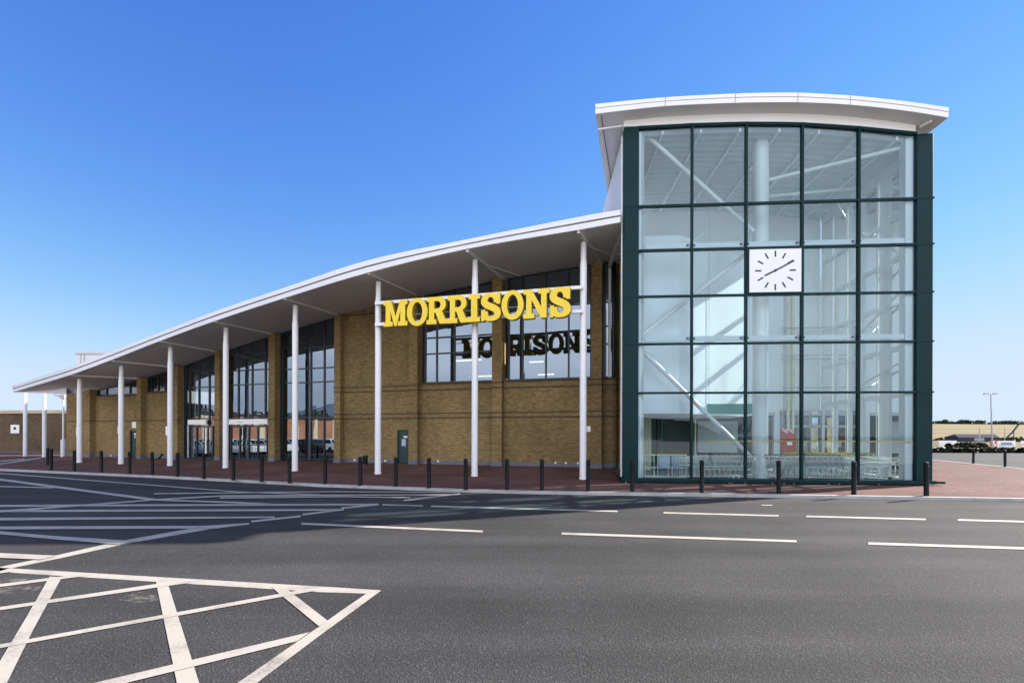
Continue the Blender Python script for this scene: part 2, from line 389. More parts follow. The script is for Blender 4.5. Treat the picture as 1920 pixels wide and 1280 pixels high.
cl = wmul(wmul(wmap(wsep.outputs['Y'], 0.05, -0.45, 0, 1), wmap(wsep.outputs['Z'], 0.97, 0.55, 0, 1)), wmap(wnz.outputs['Fac'], 0.30, 0.62, 0.35, 1))
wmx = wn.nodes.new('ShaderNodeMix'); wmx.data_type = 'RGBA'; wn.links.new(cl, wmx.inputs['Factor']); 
# the low sky is bright but does not glare: each channel rolls off softly
wsc = wn.nodes.new('ShaderNodeSeparateColor'); wcc = wn.nodes.new('ShaderNodeCombineColor'); wn.links.new(hsv.outputs[0], wsc.inputs[0])
def wop(op, a, b):
    q = wn.nodes.new('ShaderNodeMath'); q.operation = op
    for i, v in enumerate((a, b)):
        if isinstance(v, (int, float)): q.inputs[i].default_value = v
        else: wn.links.new(v, q.inputs[i])
    return q.outputs[0]
for i, cap in enumerate((2.75, 3.3, 4.15)):
    r_ = wop('POWER', wop('DIVIDE', wsc.outputs[i], cap), 3.0)
    wn.links.new(wop('DIVIDE', wsc.outputs[i], wop('POWER', wop('ADD', r_, 1.0), 1 / 3)), wcc.inputs[i])
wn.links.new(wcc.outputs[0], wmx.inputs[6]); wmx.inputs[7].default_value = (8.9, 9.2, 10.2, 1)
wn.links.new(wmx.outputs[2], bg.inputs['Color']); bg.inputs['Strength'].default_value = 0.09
sl = bpy.data.lights.new('sun', 'SUN'); sl.energy = 4.6; sl.angle = R(0.55); sl.color = (1.0, 0.94, 0.86)
so = bpy.data.objects.new('sun', sl); COL.objects.link(so); so.location = (40, 20, 40)
so.rotation_euler = sun_dir.to_track_quat('Z', 'Y').to_euler()
cam = bpy.data.cameras.new('camera'); co = bpy.data.objects.new('camera', cam); COL.objects.link(co)
cam.sensor_fit = 'HORIZONTAL'; cam.sensor_width = 36.0; cam.lens = F / 1920 * 36.0
cam.shift_x = 0.0; cam.shift_y = (HY - 640.0) / 1920.0
cam.clip_start = 0.1; cam.clip_end = 6000
co.location = (0, 0, CAMZ); co.rotation_euler = (R(90), -EPS, 0)
scene.camera = co
scene.view_settings.view_transform = 'Standard'; scene.view_settings.look = 'None'
scene.view_settings.exposure = 1.5; scene.view_settings.gamma = 1.0
scene.view_settings.use_curve_mapping = False
scene.cycles.max_bounces = 10; scene.cycles.transparent_max_bounces = 16
scene.cycles.caustics_reflective = False; scene.cycles.caustics_refractive = False
scene.cycles.sample_clamp_indirect = 8.0

# ------------------------------------------------------------------ ground, road, pavement
road = MB().quad((-1500, -1500, ROADZ), (1500, -1500, ROADZ), (1500, 2500, ROADZ), (-1500, 2500, ROADZ)).build('road', M['asphalt'])
tag(road, kind='structure')

ap = MB().quad((-160, -170, ROADZ + .006), (160, -170, ROADZ + .006), (160, 1.0, ROADZ + .006), (-160, 1.0, ROADZ + .006)).build('bounce_apron', M['bounce_ground'])  # pale ground added out of view to bounce sun into the shade
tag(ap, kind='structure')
kerb_px = [(-260, 872), (-60, 877), (0, 879.5), (150, 886), (300, 892.5), (450, 900), (600, 908), (700, 911.5), (800, 915), (880, 918), (960, 920), (1100, 922.5), (1250, 924.5), (1400, 926.5), (1560, 929), (1740, 932), (1920, 935), (2300, 941), (2700, 947)]
front = [on_ground(x, y - 0.8, 0.0) for x, y in kerb_px]
back_px = [(3300, 905), (2700, 898), (2300, 893), (1920, 878.5), (1830, 869.5), (1747, 861.5), (1700, 857)]
back = [on_ground(x, y, 0.0) for x, y in back_px]
back += [Vector((30, 60, 0)), Vector((-40, 75, 0)), Vector((-75, 75, 0)), Vector((-75, 36, 0))]
KW = 0.13
inner = []
for i, p in enumerate(front):
    a = front[max(i - 1, 0)]; b = front[min(i + 1, len(front) - 1)]
    t = (b - a).normalized(); n = Vector((-t.y, t.x, 0)); inner.append(p + n * KW)
pv = MB()
# pavement as a strip from the kerb back to a coarse inner line (a simple polygon, triangulated by bmesh)
def flat_poly(pts, z0, z1, name, mat, kind='structure'):
    from mathutils.geometry import tessellate_polygon
    vs = [Vector((p.x, p.y, z1)) for p in pts]; tris = []
    for t in tessellate_polygon([vs]):
        n_ = (vs[t[1]] - vs[t[0]]).cross(vs[t[2]] - vs[t[0]]); tris.append(t if n_.z > 0 else t[::-1])
    me = bpy.data.meshes.new(name); me.from_pydata([tuple(v) for v in vs], [], [list(t) for t in tris]); me.materials.append(mat)
    o = bpy.data.objects.new(name, me); COL.objects.link(o); o['kind'] = kind
    return o
pav = flat_poly(inner + back, 0, -0.004, 'pavement', M['paver'])
kb = MB()
for i in range(len(front) - 1):
    a, b, c, d = front[i], front[i + 1], inner[i + 1], inner[i]
    L0 = (b - a).length; k = max(1, int(L0 / 0.914))
    for j in range(k):
        t0 = j / k; t1 = (j + 1) / k - 0.006 * k / max(L0, .1) / k
        p0, p1, q1, q0 = a.lerp(b, t0), a.lerp(b, t1), d.lerp(c, t1), d.lerp(c, t0)
        dz = Vector((0, 0, ROADZ - 0.02))
        kb.hexa([p0 + dz, p1 + dz, q1 + dz, q0 + dz, p0 + Vector((0, 0, -.002)), p1 + Vector((0, 0, -.002)), q1 + Vector((0, 0, 0.001)), q0 + Vector((0, 0, 0.001))])
tag(kb.build('kerb', M['kerb']), kind='structure')
kb2 = MB(); bk = back[:7]
for a, b in zip(bk, bk[1:]):
    t = (b - a).normalized(); n = Vector((-t.y, t.x, 0)) * 0.16
    dz = Vector((0, 0, ROADZ - 0.02))
    kb2.hexa([a + dz, b + dz, b - n + dz, a - n + dz, a, b, b - n, a - n])
tag(kb2.build('kerb', M['kerb']), kind='structure')

# painted markings, read off the photograph and laid on the asphalt
def marks(name, polys):
    mb = MB()
    for i, p in enumerate(polys):
        z = ROADZ + 0.004 + 0.0007 * i
        pts = [on_ground(x, y, z) for x, y in p]
        # keep the upper side up
        ar = sum(pts[k].x * pts[(k + 1) % len(pts)].y - pts[(k + 1) % len(pts)].x * pts[k].y for k in range(len(pts)))
        if ar < 0: pts.reverse()
        mb.poly(pts)
    return tag(mb.build(name, M['paint']), kind='structure')
def stripe(x0, y0, x1, y1, w0, w1=None):
    w1 = w0 if w1 is None else w1
    return [(x0, y0 - w0 / 2), (x1, y1 - w1 / 2), (x1, y1 + w1 / 2), (x0, y0 + w0 / 2)]
box_marks = [
    [(-500, 1036), (0, 1063.5), (640, 1101), (715, 1105.7), (687, 1112), (600, 1109.3), (0, 1071.5), (-500, 1044)],
    [(715, 1106), (640, 1161), (600, 1190), (479, 1281), (300, 1420), (256, 1420), (443, 1281), (598, 1174), (640, 1144), (687, 1112)],
    [(292, 1088), (313.5, 1089), (374, 1281), (416, 1420), (361, 1420), (332, 1281)],
    [(93, 1080), (116, 1081), (62, 1180), (12, 1281), (-50, 1400), (-100, 1400), (0, 1238), (50, 1155)],
    [(508, 1099), (534.5, 1101), (615, 1163), (598, 1173)],
    [(-500, 1147), (0, 1094), (150, 1075.5), (170, 1077.5), (0, 1099.5), (-500, 1153)],
    [(-500, 1213), (0, 1137), (326, 1089), (360, 1091), (0, 1143), (-500, 1220)],
    [(-500, 1307), (0, 1207), (564, 1105), (594, 1106), (0, 1214), (-500, 1315)],
    [(0, 1327), (182, 1278), (581, 1184), (557, 1201), (237, 1279), (0, 1342)],
    [(-300, 1094), (0, 1071), (28, 1070), (0, 1074), (-300, 1099)],
]
marks('box_junction_marking', box_marks)
hatch = [
    [(-400, 1170), (0, 1062), (107, 1040), (223, 1014), (388, 985), (467, 979.5), (467, 982.5), (395, 991), (230, 1020), (112, 1046), (14, 1066), (-400, 1180)],
    stripe(471, 977, 564, 967, 3.4, 3.2), stripe(567, 964, 645, 954.5, 3.0), stripe(640, 952, 708, 945.3, 3.0), stripe(757, 938, 800, 932.5, 2.4), stripe(800, 932.5, 830, 929, 2.4), stripe(830, 929, 863, 925.5, 2.4),
    stripe(-400, 950, 146, 947, 3.6), stripe(146, 947, 710, 945, 3.6, 3.0),
    stripe(-400, 962, 0, 957.5, 3.2), stripe(0, 957.5, 640, 955.3, 4.2, 3.2),
    stripe(-400, 974, 0, 972.5, 5), stripe(0, 972.5, 515, 969, 5, 3),
    stripe(-400, 991, 0, 989, 6), stripe(0, 989, 412, 987.5, 5.5, 5),
    [(-300, 970), (0, 995), (100, 1004), (185, 1009), (255, 1014), (222, 1020), (110, 1011), (0, 1001), (-300, 976)],
    [(-300, 1022), (0, 1036), (108, 1041), (75, 1048), (0, 1045), (-300, 1030)],
    [(-300, 982), (0, 956.5), (150, 945.6), (292, 935), (412, 928), (640, 926.5), (860, 926), (860, 927.8), (640, 928.8), (412, 930.8), (292, 937.4), (150, 948.4), (0, 960), (-300, 987)],
    [(-300, 862), (0, 896.5), (292, 934.5), (286, 938), (0, 900.5), (-300, 866)],
    stripe(0, 887, 447, 921.5, 1.8), stripe(447, 921.5, 600, 927, 1.8), stripe(-250, 905, 100, 914, 2), stripe(289, 925, 640, 920.8, 2.2, 1.8),
    [(290, 935), (344, 937), (440, 940), (520, 944), (470, 944.4), (430, 942.5), (340, 939.6), (285, 937.5)],
    stripe(412, 933, 640, 930.5, 2.4), stripe(640, 930.5, 770, 932.6, 2.2), stripe(600, 921, 860, 922.5, 1.8),
]
marks('hatched_marking', hatch)
wp = MB()
for P in ([(222, 1124), (245, 1114), (262, 1109), (300, 1118), (296, 1125), (262, 1130)], [(-20, 1105), (20, 1099), (78, 1098), (70, 1106), (20, 1112), (-20, 1112)], [(-30, 1088), (10, 1083), (54, 1084), (40, 1089), (-30, 1093)]):
    pts = [on_ground(x, y, ROADZ + .003) for x, y in P]; pts.reverse(); wp.poly(pts)
tag(wp.build('worn_patch', M['scuff']), kind='structure')
dc = on_ground(884, 919.5, ROADZ)
dco = MB(); dco.box(dc.x - .28, dc.x + .28, dc.y - .2, dc.y + .2, ROADZ - .05, ROADZ + .012)
for i in range(6): dco.box(dc.x - .24 + i * .085, dc.x - .20 + i * .085, dc.y - .17, dc.y + .17, ROADZ + .0125, ROADZ + .018)
tag(dco.build('drain_cover', M['joint']), 'dark iron drain grating set in the road against the kerb', 'drain')
lanes = [stripe(717, 945.7, 793, 947.5, 2.2), stripe(808, 948.3, 1158, 958, 2.6), stripe(1244, 960.5, 1460, 966.3, 2.6), stripe(1512, 967.3, 1736, 973, 2.8), stripe(1796, 974, 2100, 982, 3.0),
         stripe(565, 981, 905, 995.6, 3.6), stripe(1053, 999.6, 1494, 1014, 4.0), stripe(1628, 1018, 2100, 1033, 4.4), stripe(1428, 946.3, 1448, 946.6, 1.4),
         stripe(0, 864, 46, 860, 1.8), stripe(0, 869.5, 76, 858, 2.2)]
mk = marks('lane_marking', lanes[:9])
mb = MB()
for i, p in enumerate(lanes[9:]):
    pts = [on_ground(x, y, 0.004) for x, y in p]; pts.reverse(); mb.poly(pts)
tag(mb.build('pavement_marking', M['paint']), kind='structure')

# ------------------------------------------------------------------ supermarket hall: facade plane read from the photograph
FN = Vector((900.0, 2940.0, 0)) / math.hypot(900, 2940)       # inward normal
FE = Vector((FN.y, -FN.x, 0))                                  # along the facade, to the right
HK = 0.845                       # the paving ramps up to the hall, so its base stands a little above the kerb
FC = HK * 82819.0 / math.hypot(900, 2940)
def Z(z): return CAMZ + (z - CAMZ) * HK
GZ = Z(0)
def fD(x, y=817, p=0.0):
    a, b = ray(x, y); return (FC - p) / (FN.x * a + FN.y)
def fpt(x, y, p=0.0): return at_depth(x, y, fD(x, y, p))
F0 = fpt(1128, 817); F0.z = 0
HALL_ROT = math.atan2(FE.y, FE.x)
HF = frame_of(F0, HALL_ROT); HFI = HF.inverted()
def fu(x, y=817, p=0.0): return (HFI @ fpt(x, y, p)).x
def fz(x, y, p=0.0): return fpt(x, y, p).z
hall = empty('supermarket_hall', F0, HALL_ROT)
tag(hall, 'long buff brick store hall with rising white canopy roof on slim white columns', 'supermarket')

# canopy lines
OUT = [(1163, 394.8, 409.3, 417, 17.75), (1084, 408.6, 423.6, 431.5, 18.1), (875, 450.4, 457.8, 467.2, 19.5), (690, 489.5, 500.5, 511.5, 20.5), (533, 541, 550.5, 559.2, 22.3), (403, 585, 593.6, 602, 24.2), (301, 624, 632, 639, 25.9), (208, 660, 667.5, 675.3, 27.5), (133, 688, 695.5, 702.6, 28.75), (80, 705, 711.5, 718.6, 32.5), (25, 723.5, 728.6, 735, 38)]
INN = [(1169, 482.6), (1130, 489.5), (944, 520.5), (785, 554), (637, 590), (514, 625.8), (411, 659), (332.5, 687.5), (264, 708.5), (190, 726), (124.5, 739)]
o_top = [at_depth(x, t, D) for x, t, m_, b, D in OUT]
o_bot = [at_depth(x, b, D) for x, t, m_, b, D in OUT]
i_bot = [fpt(x, y) for x, y in INN]
NSUB = 6
oT = smooth_curve(o_top, NSUB); oB = smooth_curve(o_bot, NSUB); iB = smooth_curve(i_bot, NSUB)
for p, q in zip(oT, oB): p.x, p.y = q.x, q.y
us = [(HFI @ p).x for p in iB]; zs_ = [p.z for p in iB]
def soff(u): return interp(us, zs_, u)
UL = us[-1]; UR = 1.35
iw = [p + FN * 0.0 for p in iB]
roof_in = [p + Vector((0, 0, 0.75)) for p in iB]
BACK = 24.0
rb = [p + FN * BACK + Vector((0, 0, 0.75 + 0.8)) for p in iB]
rm = MB(); so_ = MB(); fa = MB(); jl = MB()
n = len(oT)
def out_dir(i):
    a = oB[max(i - 1, 0)]; b = oB[min(i + 1, n - 1)]
    t = (b - a); t.z = 0; t.normalize(); d = Vector((-t.y, t.x, 0))
    return d if d.y < 0 else -d
OD = [out_dir(i) for i in range(n)]
for i in range(n - 1):
    j = i + 1
    rm.quad(oT[i], roof_in[i], roof_in[j], oT[j]); rm.quad(roof_in[i], rb[i], rb[j], roof_in[j])
    so_.quad(oB[i] + Vector((0, 0, 0.02)), oB[j] + Vector((0, 0, 0.02)), iw[j] + FN * 0.3, iw[i] + FN * 0.3)
    # fascia: two proud bands with a shadow gap between them
    def band(t0, t1, proud, mat=0, mbx=fa):
        a0, a1 = oB[i].lerp(oT[i], t0) + OD[i] * proud, oB[i].lerp(oT[i], t1) + OD[i] * proud
        b0, b1 = oB[j].lerp(oT[j], t0) + OD[j] * proud, oB[j].lerp(oT[j], t1) + OD[j] * proud
        mbx.quad(b0, a0, a1, b1, mat)
        back_ = -0.05 - proud
        mbx.quad(a0, b0, b0 + OD[j] * back_, a0 + OD[i] * back_, mat)
        mbx.quad(b1, a1, a1 + OD[i] * back_, b1 + OD[j] * back_, mat)
    band(0.0, 0.47, 0.03); band(0.56, 1.0, 0.075)
    jl.quad(oB[j].lerp(oT[j], .4), oB[i].lerp(oT[i], .4), oB[i].lerp(oT[i], .62), oB[j].lerp(oT[j], .62))
# ends of the canopy
for k in (0, n - 1):
    fa.poly([oB[k] + OD[k] * .03, iw[k], roof_in[k], oT[k] + OD[k] * .03] if k else [oB[k] + OD[k] * .03, oT[k] + OD[k] * .03, roof_in[k], iw[k]])
rm.build('roof', M['roofmetal'], hall, HF)
so_.build('soffit', M['soffit'], hall, HF)
fa.build('roof_edge', M['fascia'], hall, HF)
jl.build('roof_edge_gap', M['joint'], hall, HF)

# columns and the ribs that carry the canopy
COLS = [(1093, 898.3, 440), (889.8, 892.5, 473), (708.5, 888.3, 513), (553, 882.5, 560), (423, 876.9, 605), (319, 872.8, 643), (227, 869.4, 675), (149, 866.9, 703), (83, 856.9, 722), (47, 855, 736), (118.5, 857.3, 741)]
col_base = [on_ground(x, y, 0.0) for x, y, t in COLS]
rib_in = [i_bot[1], i_bot[2], i_bot[3], i_bot[4], i_bot[5], i_bot[6], i_bot[7], i_bot[8]]
rib_out = [o_bot[1], o_bot[2], o_bot[3], o_bot[4], o_bot[5], o_bot[6], o_bot[7], o_bot[8]]
def soffit_z_at(p):          # nearest rib interpolation for the odd columns
    best = None
    for i in range(n):
        for t in (0, .1, .2, .35, .5, .7, 1.0):
            q = oB[i].lerp(iw[i], t); d = (q.x - p.x) ** 2 + (q.y - p.y) ** 2
            if best is None or d < best[0]: best = (d, q.z)
    return best[1]
for k, b in enumerate(col_base):
    if k < 8:
        o, i_ = rib_out[k], rib_in[k]
        d = i_ - o; t = ((b.x - o.x) * d.x + (b.y - o.y) * d.y) / (d.x ** 2 + d.y ** 2); top = o.lerp(i_, t).z - 0.12
    else:
        top = soffit_z_at(b)
    r = 0.137 if k < 8 else (0.125 if k < 10 else 0.16)
    if k == 10:
        cm = MB(); cm.lathe(b, [(0.15, 0), (0.15, 1.35), (0.06, 1.4), (0.06, top - .35)], 14)
        c = cm.build('rain_pipe', M['column'], hall, HF, smooth=True)
        hm = MB(); hm.box(b.x - .16, b.x + .16, b.y - .12, b.y + .12, top - .34, top - .05); hm.tube((b.x, b.y, top - .2), (b.x + .9, b.y + .5, top - .28), .045, 8); hm.tube((b.x, b.y, top - .2), (b.x - .5, b.y - .2, top - .04), .05, 8)
        hm.build('rain_hopper', M['steelgrey'], hall, HF)
        continue
    prof = [(r + 0.012, 0.0), (r + 0.012, 0.10), (r - .012, 0.105), (r - .012, 0.135), (r, 0.14), (r, top - 1.35), (r, top - 0.9), (r - 0.02, top - 0.72), (r - 0.025, top)]
    MB().lathe(b, prof, 20).build('column', M['column'], hall, HF, smooth=True)
for k in range(8):
    o, i_ = rib_out[k], rib_in[k]
    d = (i_ - o).normalized(); s = Vector((-d.y, d.x, 0)).normalized() * 0.055
    dn = Vector((0, 0, -0.10 if k > 1 else -0.16)); up = Vector((0, 0, 0.015)); e0 = o.lerp(i_, 0.01); e1 = i_
    MB().hexa([e0 - s + dn * .6, e1 - s + dn, e1 + s + dn, e0 + s + dn * .6, e0 - s + up, e1 - s + up, e1 + s + up, e0 + s + up]).build('rib', M['soffit'], hall, HF)
rp_ = MB(); base_in = [fpt(x, 817) for x in (1200, 1128, 943, 784, 637, 515, 411, 332, 263, 125)]
out_b = [col_base[0].lerp(col_base[1], -.5)] + [col_base[k] for k in range(8)] + [col_base[7] + (col_base[7] - col_base[6]) * 1.15]
for i in range(9):
    for j in range(4):
        def gp(k, t):
            o_ = out_b[k]; q_ = base_in[k]; return Vector((lerp(o_.x, q_.x, lerp(.06, 1.05, t)), lerp(o_.y, q_.y, lerp(.06, 1.05, t)), .004 + (GZ - .004) * min(1, t * 1.06)))
        rp_.quad(gp(i, j / 4), gp(i, (j + 1) / 4), gp(i + 1, (j + 1) / 4), gp(i + 1, j / 4))
tag(rp_.build('paving_ramp', M['paver']), kind='structure')
MB().tube(rib_out[0].lerp(rib_in[0], .45) + Vector((0, 0, -.08)), i_bot[0] + Vector((0, 0, -.06)), .025, 6).build('brace', M['white'], hall, HF)
MB().tube(rib_out[1].lerp(rib_in[1], .40) + Vector((0, 0, -.08)), i_bot[1].lerp(i_bot[2], .82) + Vector((0, 0, -.06)), .025, 6).build('brace', M['white'], hall, HF)

# walls (hall frame: x along facade, y inward, z up)
def U(x, y=817, p=0.0): return fu(x, y, p)
PIERS = [(1108, 1128), (922, 940.5), (766, 782), (626, 637.5), (503, 514.5), (402, 411), (325.5, 332.5), (256, 263.5), (157, 168)]
PP = 0.34
pier_u = [(U(a, 817, PP), U(b, 817, PP)) for a, b in PIERS]
def topz(u): return soff(u) - 0.03
wall = MB()
def wallseg(u0, u1, z0=-0.1, z1=None, y0=0.0, y1=0.35):
    k = max(2, int(abs(u1 - u0) / 0.6)) if z1 is None else 1
    for i in range(k):
        a, b = lerp(u0, u1, i / k), lerp(u0, u1, (i + 1) / k)
        za, zb = (topz(a), topz(b)) if z1 is None else (z1, z1)
        wall.hexa([(a, y0, z0), (b, y0, z0), (b, y1, z0), (a, y1, z0), (a, y0, za), (b, y0, zb), (b, y1, zb), (a, y1, za)])
SILL_HI = Z(4.98)
sill7 = fz(290, 734.5); sill8 = fz(215, 740.5)
wallseg(pier_u[0][1], UR, -.1, SILL_HI)
wallseg(pier_u[1][1], pier_u[0][0], -.1, SILL_HI)
wallseg(pier_u[2][1], pier_u[1][0], -.1, SILL_HI)
DOOR_A = (U(744.5), U(766)); DOOR_B = (U(243.3), U(255))
wallseg(pier_u[3][1], DOOR_A[0]); wallseg(DOOR_A[0], DOOR_A[1], Z(2.1)); wallseg(DOOR_A[1], pier_u[2][0])
wallseg(pier_u[7][1], pier_u[6][0], 0, sill7)
wallseg(pier_u[8][1], DOOR_B[0], 0, sill8); wallseg(DOOR_B[0], DOOR_B[1], Z(2.1), sill8); wallseg(DOOR_B[1], pier_u[7][0], 0, sill8)
wallseg(UL, pier_u[8][0])
wallseg(UL, UL + .35, 0, topz(UL), .35, BACK)        # left end wall
wallseg(UR, UR + .35, 0, topz(us[0]) + .2, 0, BACK)     # right end wall
wallseg(UL, UR, 0, 5.3, BACK, BACK + .35)
for x0, x1 in ((UL, -20), (-20, -8), (-8, UR)): wallseg(x0, x1, 5.3, soff((x0 + x1) / 2) + 1.0, BACK + .001, BACK + .34)
wall.build('wall', M['brick'], hall)
for k, (a, b) in enumerate(pier_u):
    pm = MB()
    za, zb = topz(a) - .05, topz(b) - .05
    q_ = Z(.22)
    pm.hexa([(a, -PP, q_), (b, -PP, q_), (b, .3, q_), (a, .3, q_), (a, -PP, za), (b, -PP, zb), (b, .3, zb), (a, .3, za)])
    po = pm.build('pier', M['brick'], hall)
    MB().box(a - .02, b + .02, -PP - .02, .3, 0.0, q_).build('pier_plinth', M['plinth'], po)
# plinth along the brick bays
pl = MB()
for a, b in ((pier_u[0][1], UR), (pier_u[1][1], pier_u[0][0]), (pier_u[2][1], pier_u[1][0]), (pier_u[3][1], DOOR_A[0]), (DOOR_A[1], pier_u[2][0]), (pier_u[7][1], pier_u[6][0]), (pier_u[8][1], DOOR_B[0]), (DOOR_B[1], pier_u[7][0]), (UL, pier_u[8][0])):
    MB().box(a + .021, b - .021, -.035, -.002, 0, Z(.22)).build('plinth', M['plinth'], hall)
# string courses: dark brown brick strips with a buff soldier course between
def course(name, z, spans, wrap):
    z = Z(z)
    for a, b in spans: MB().box(a, b, -.022, -.001, z - .03, z + .03).build(name, M['brick_dark'], hall)
    for k in wrap:
        a, b = pier_u[k]; MB().box(a - .022, b + .022, -PP - .022, -.023, z - .03, z + .03).build(name, M['brick_dark'], hall)
right_spans = [(pier_u[0][1], UR), (pier_u[1][1], pier_u[0][0]), (pier_u[2][1], pier_u[1][0]), (pier_u[3][1], pier_u[2][0])]
left_spans = [(pier_u[7][1], pier_u[6][0]), (pier_u[8][1], pier_u[7][0]), (UL, pier_u[8][0])]
course('string_course', 2.83, right_spans + left_spans, range(9))
course('string_course', 3.11, right_spans, (0, 1, 2, 3))
course('string_course', 4.56, right_spans, (0, 1, 2, 3))
course('string_course', 4.86, right_spans[3:], (0, 1, 2, 3))
# soldier bands
for a, b in right_spans:
    for z0, z1 in ((2.87, 3.07), (4.60, 4.82)): MB().box(a, b, -.016, -.001, Z(z0), Z(z1)).build('soldier_band', M['brick'], hall)
topc = MB()
a, b = pier_u[3][1], pier_u[2][0]; zc = fz(660, 591)
topc.box(a, b, -.02, -.001, zc - .04, zc + .04); topc.build('string_course', M['brick_dark'], hall)
# small service vents in the plinth
for x, y in ((665, 862), (722.5, 863.4), (821.5, 864.4), (1041.5, 867.3), (1061, 867.5), (1084, 868), (208, 853.7)):
    p = HFI @ fpt(x, y, .04); v = MB(); v.lathe((p.x, p.y, p.z - .05), [(.05, 0), (.055, .02), (.055, .08), (.03, .1)], 10); v.box(p.x - .03, p.x + .03, p.y, p.y + .06, p.z - .03, p.z + .03)
    v.build('plinth_fitting', M['notice'], hall)

# glazed bays
def bay(u0, u1, z0, ms, ts, y=0.16, sill=True, fr=0.075, name='window', z1=None, glass='glass_store'):
    """ms: mullion u's, ts: transom z's; the head follows the soffit"""
    tz = (lambda u: topz(u)) if z1 is None else (lambda u: z1)
    f = MB()
    def post(u, w_):
        a, b = u - w_ / 2, u + w_ / 2
        f.hexa([(a, y - .06, z0), (b, y - .06, z0), (b, y + .06, z0), (a, y + .06, z0), (a, y - .06, tz(a)), (b, y - .06, tz(b)), (b, y + .06, tz(b)), (a, y + .06, tz(a))])
    post(u0 + fr * .75, fr * 1.5); post(u1 - fr * .75, fr * 1.5)
    for m_ in ms: post(m_, fr)
    cuts = [u0 + fr * 1.5] + sorted(ms) + [u1 - fr * 1.5]
    for t in ts + [z0 + fr * .6]:
        for i in range(len(cuts) - 1):
            a = cuts[i] + (fr / 2 if i else 0) ; b = cuts[i + 1] - (fr / 2 if i < len(cuts) - 2 else 0)
            if t + fr / 2 < min(tz(a), tz(b)): f.box(a, b, y - .05, y + .05, t - fr * .45, t + fr * .45)
    a, b = u0 + fr * 1.5, u1 - fr * 1.5
    f.hexa([(a, y - .052, tz(a) - .12), (b, y - .052, tz(b) - .12), (b, y + .052, tz(b) - .12), (a, y + .052, tz(a) - .12), (a, y - .052, tz(a)), (b, y - .052, tz(b)), (b, y + .052, tz(b)), (a, y + .052, tz(a))])
    fo = f.build(name, M['navy'], hall)
    for i in range(len(cuts) - 1):
        rng_ = random.Random(int(cuts[i] * 1000) & 0xffff)
        g = MB(); a, b = cuts[i], cuts[i + 1]
        e = [rng_.uniform(-.006, .006) for _ in range(4)]
        g.quad((a, y + e[0], z0), (b, y + e[1], z0), (b, y + e[2], tz(b)), (a, y + e[3], tz(a)))
        g.build('pane', M[glass], fo)
    if sill:
        MB().bbox(u0 - .02, u1 + .02, -.06, .12, z0 - .07, z0 - .002).build('sill', M['brick_dark'], fo)
    return fo
bay(pier_u[0][1], UR, SILL_HI, [], [fz(1150, 643), fz(1150, 609), Z(9.2)])
bay(pier_u[1][1] + .15, pier_u[0][0], SILL_HI, [U(978.5, 600), U(1022.7, 600), U(1065.5, 600)], [Z(9.2)])
bay(pier_u[2][1] + .15, pier_u[1][0], SILL_HI, [U(817, 640), U(850.5, 640), U(886, 640)], [fz(816, 662), fz(816, 632), Z(8.7)])
bay(pier_u[4][1], pier_u[3][0], Z(0.06), [U(548), U(579.7), U(605)], [Z(2.95), Z(5.33), Z(6.27), Z(7.7)], sill=False)
bay(pier_u[5][1], pier_u[4][0], Z(0.06), [U(443.5), U(469.5), U(494)], [Z(2.95), Z(5.33), Z(6.35), Z(7.5)], sill=False)
bay(pier_u[6][1], pier_u[5][0], Z(0.06), [U(352), U(369.4), U(388.8)], [Z(2.95), Z(5.25), Z(6.4)], sill=False)
bay(pier_u[7][1], pier_u[6][0], sill7, [U(281), U(292.5), U(306)], [], glass='glass_dark')
bay(pier_u[8][1], pier_u[7][0], sill8, [U(196), U(219), U(240)], [], glass='glass_dark')

# entrance doors in two bays
def entrance(u0, u1, leaf_w, nleaf, head):
    e = MB(); yy = 0.02
    e.box(u0, u1, yy, yy + .08, Z(2.32), Z(2.42))
    for i in range(nleaf + 1):
        uu = lerp(u0, u1, i / nleaf); e.box(uu - .045, uu + .045, yy, yy + .08, GZ, Z(2.32))
    for i in range(nleaf):
        a, b = lerp(u0, u1, i / nleaf), lerp(u0, u1, (i + 1) / nleaf)
        e.box(a + .045, b - .045, yy + .01, yy + .07, GZ, Z(.12)); e.box(a + .045, b - .045, yy + .01, yy + .07, Z(1.0), Z(1.06))
    d = e.build('entrance_door', M['navy'], hall)
    for i in range(nleaf):
        a, b = lerp(u0, u1, i / nleaf), lerp(u0, u1, (i + 1) / nleaf)
        MB().quad((a + .05, yy + .05, Z(.1)), (b - .05, yy + .05, Z(.1)), (b - .05, yy + .05, Z(2.3)), (a + .05, yy + .05, Z(2.3))).build('pane', M['glass_store'], d)
        MB().tube((b - .12, yy - .05, Z(.7)), (b - .12, yy - .05, Z(1.5)), .018, 8).build('handle', M['steelgrey'], d)
    MB().box(head[0], head[1], yy - .06, yy + .05, Z(2.50), Z(2.86)).build('header_panel', M['notice'], d)
    return d
entrance(U(432), U(500), .9, 4, (U(414), U(502)))
d2 = entrance(U(353), U(398), .9, 3, (U(353), U(387)))
MB().box(U(353) - .06, U(353) + .06, -.03, .015, Z(.06), Z(2.46)).build('jamb', M['steelgrey'], d2)
MB().box(U(386.5) - .05, U(386.5) + .05, -.03, .015, Z(.4), Z(2.3)).build('jamb', M['notice'], d2)
hp = MB(); hp.box(U(447), U(455), -.045, -.041, Z(2.62), Z(2.7)); hp.build('header_text', M['steelgrey'], hall)
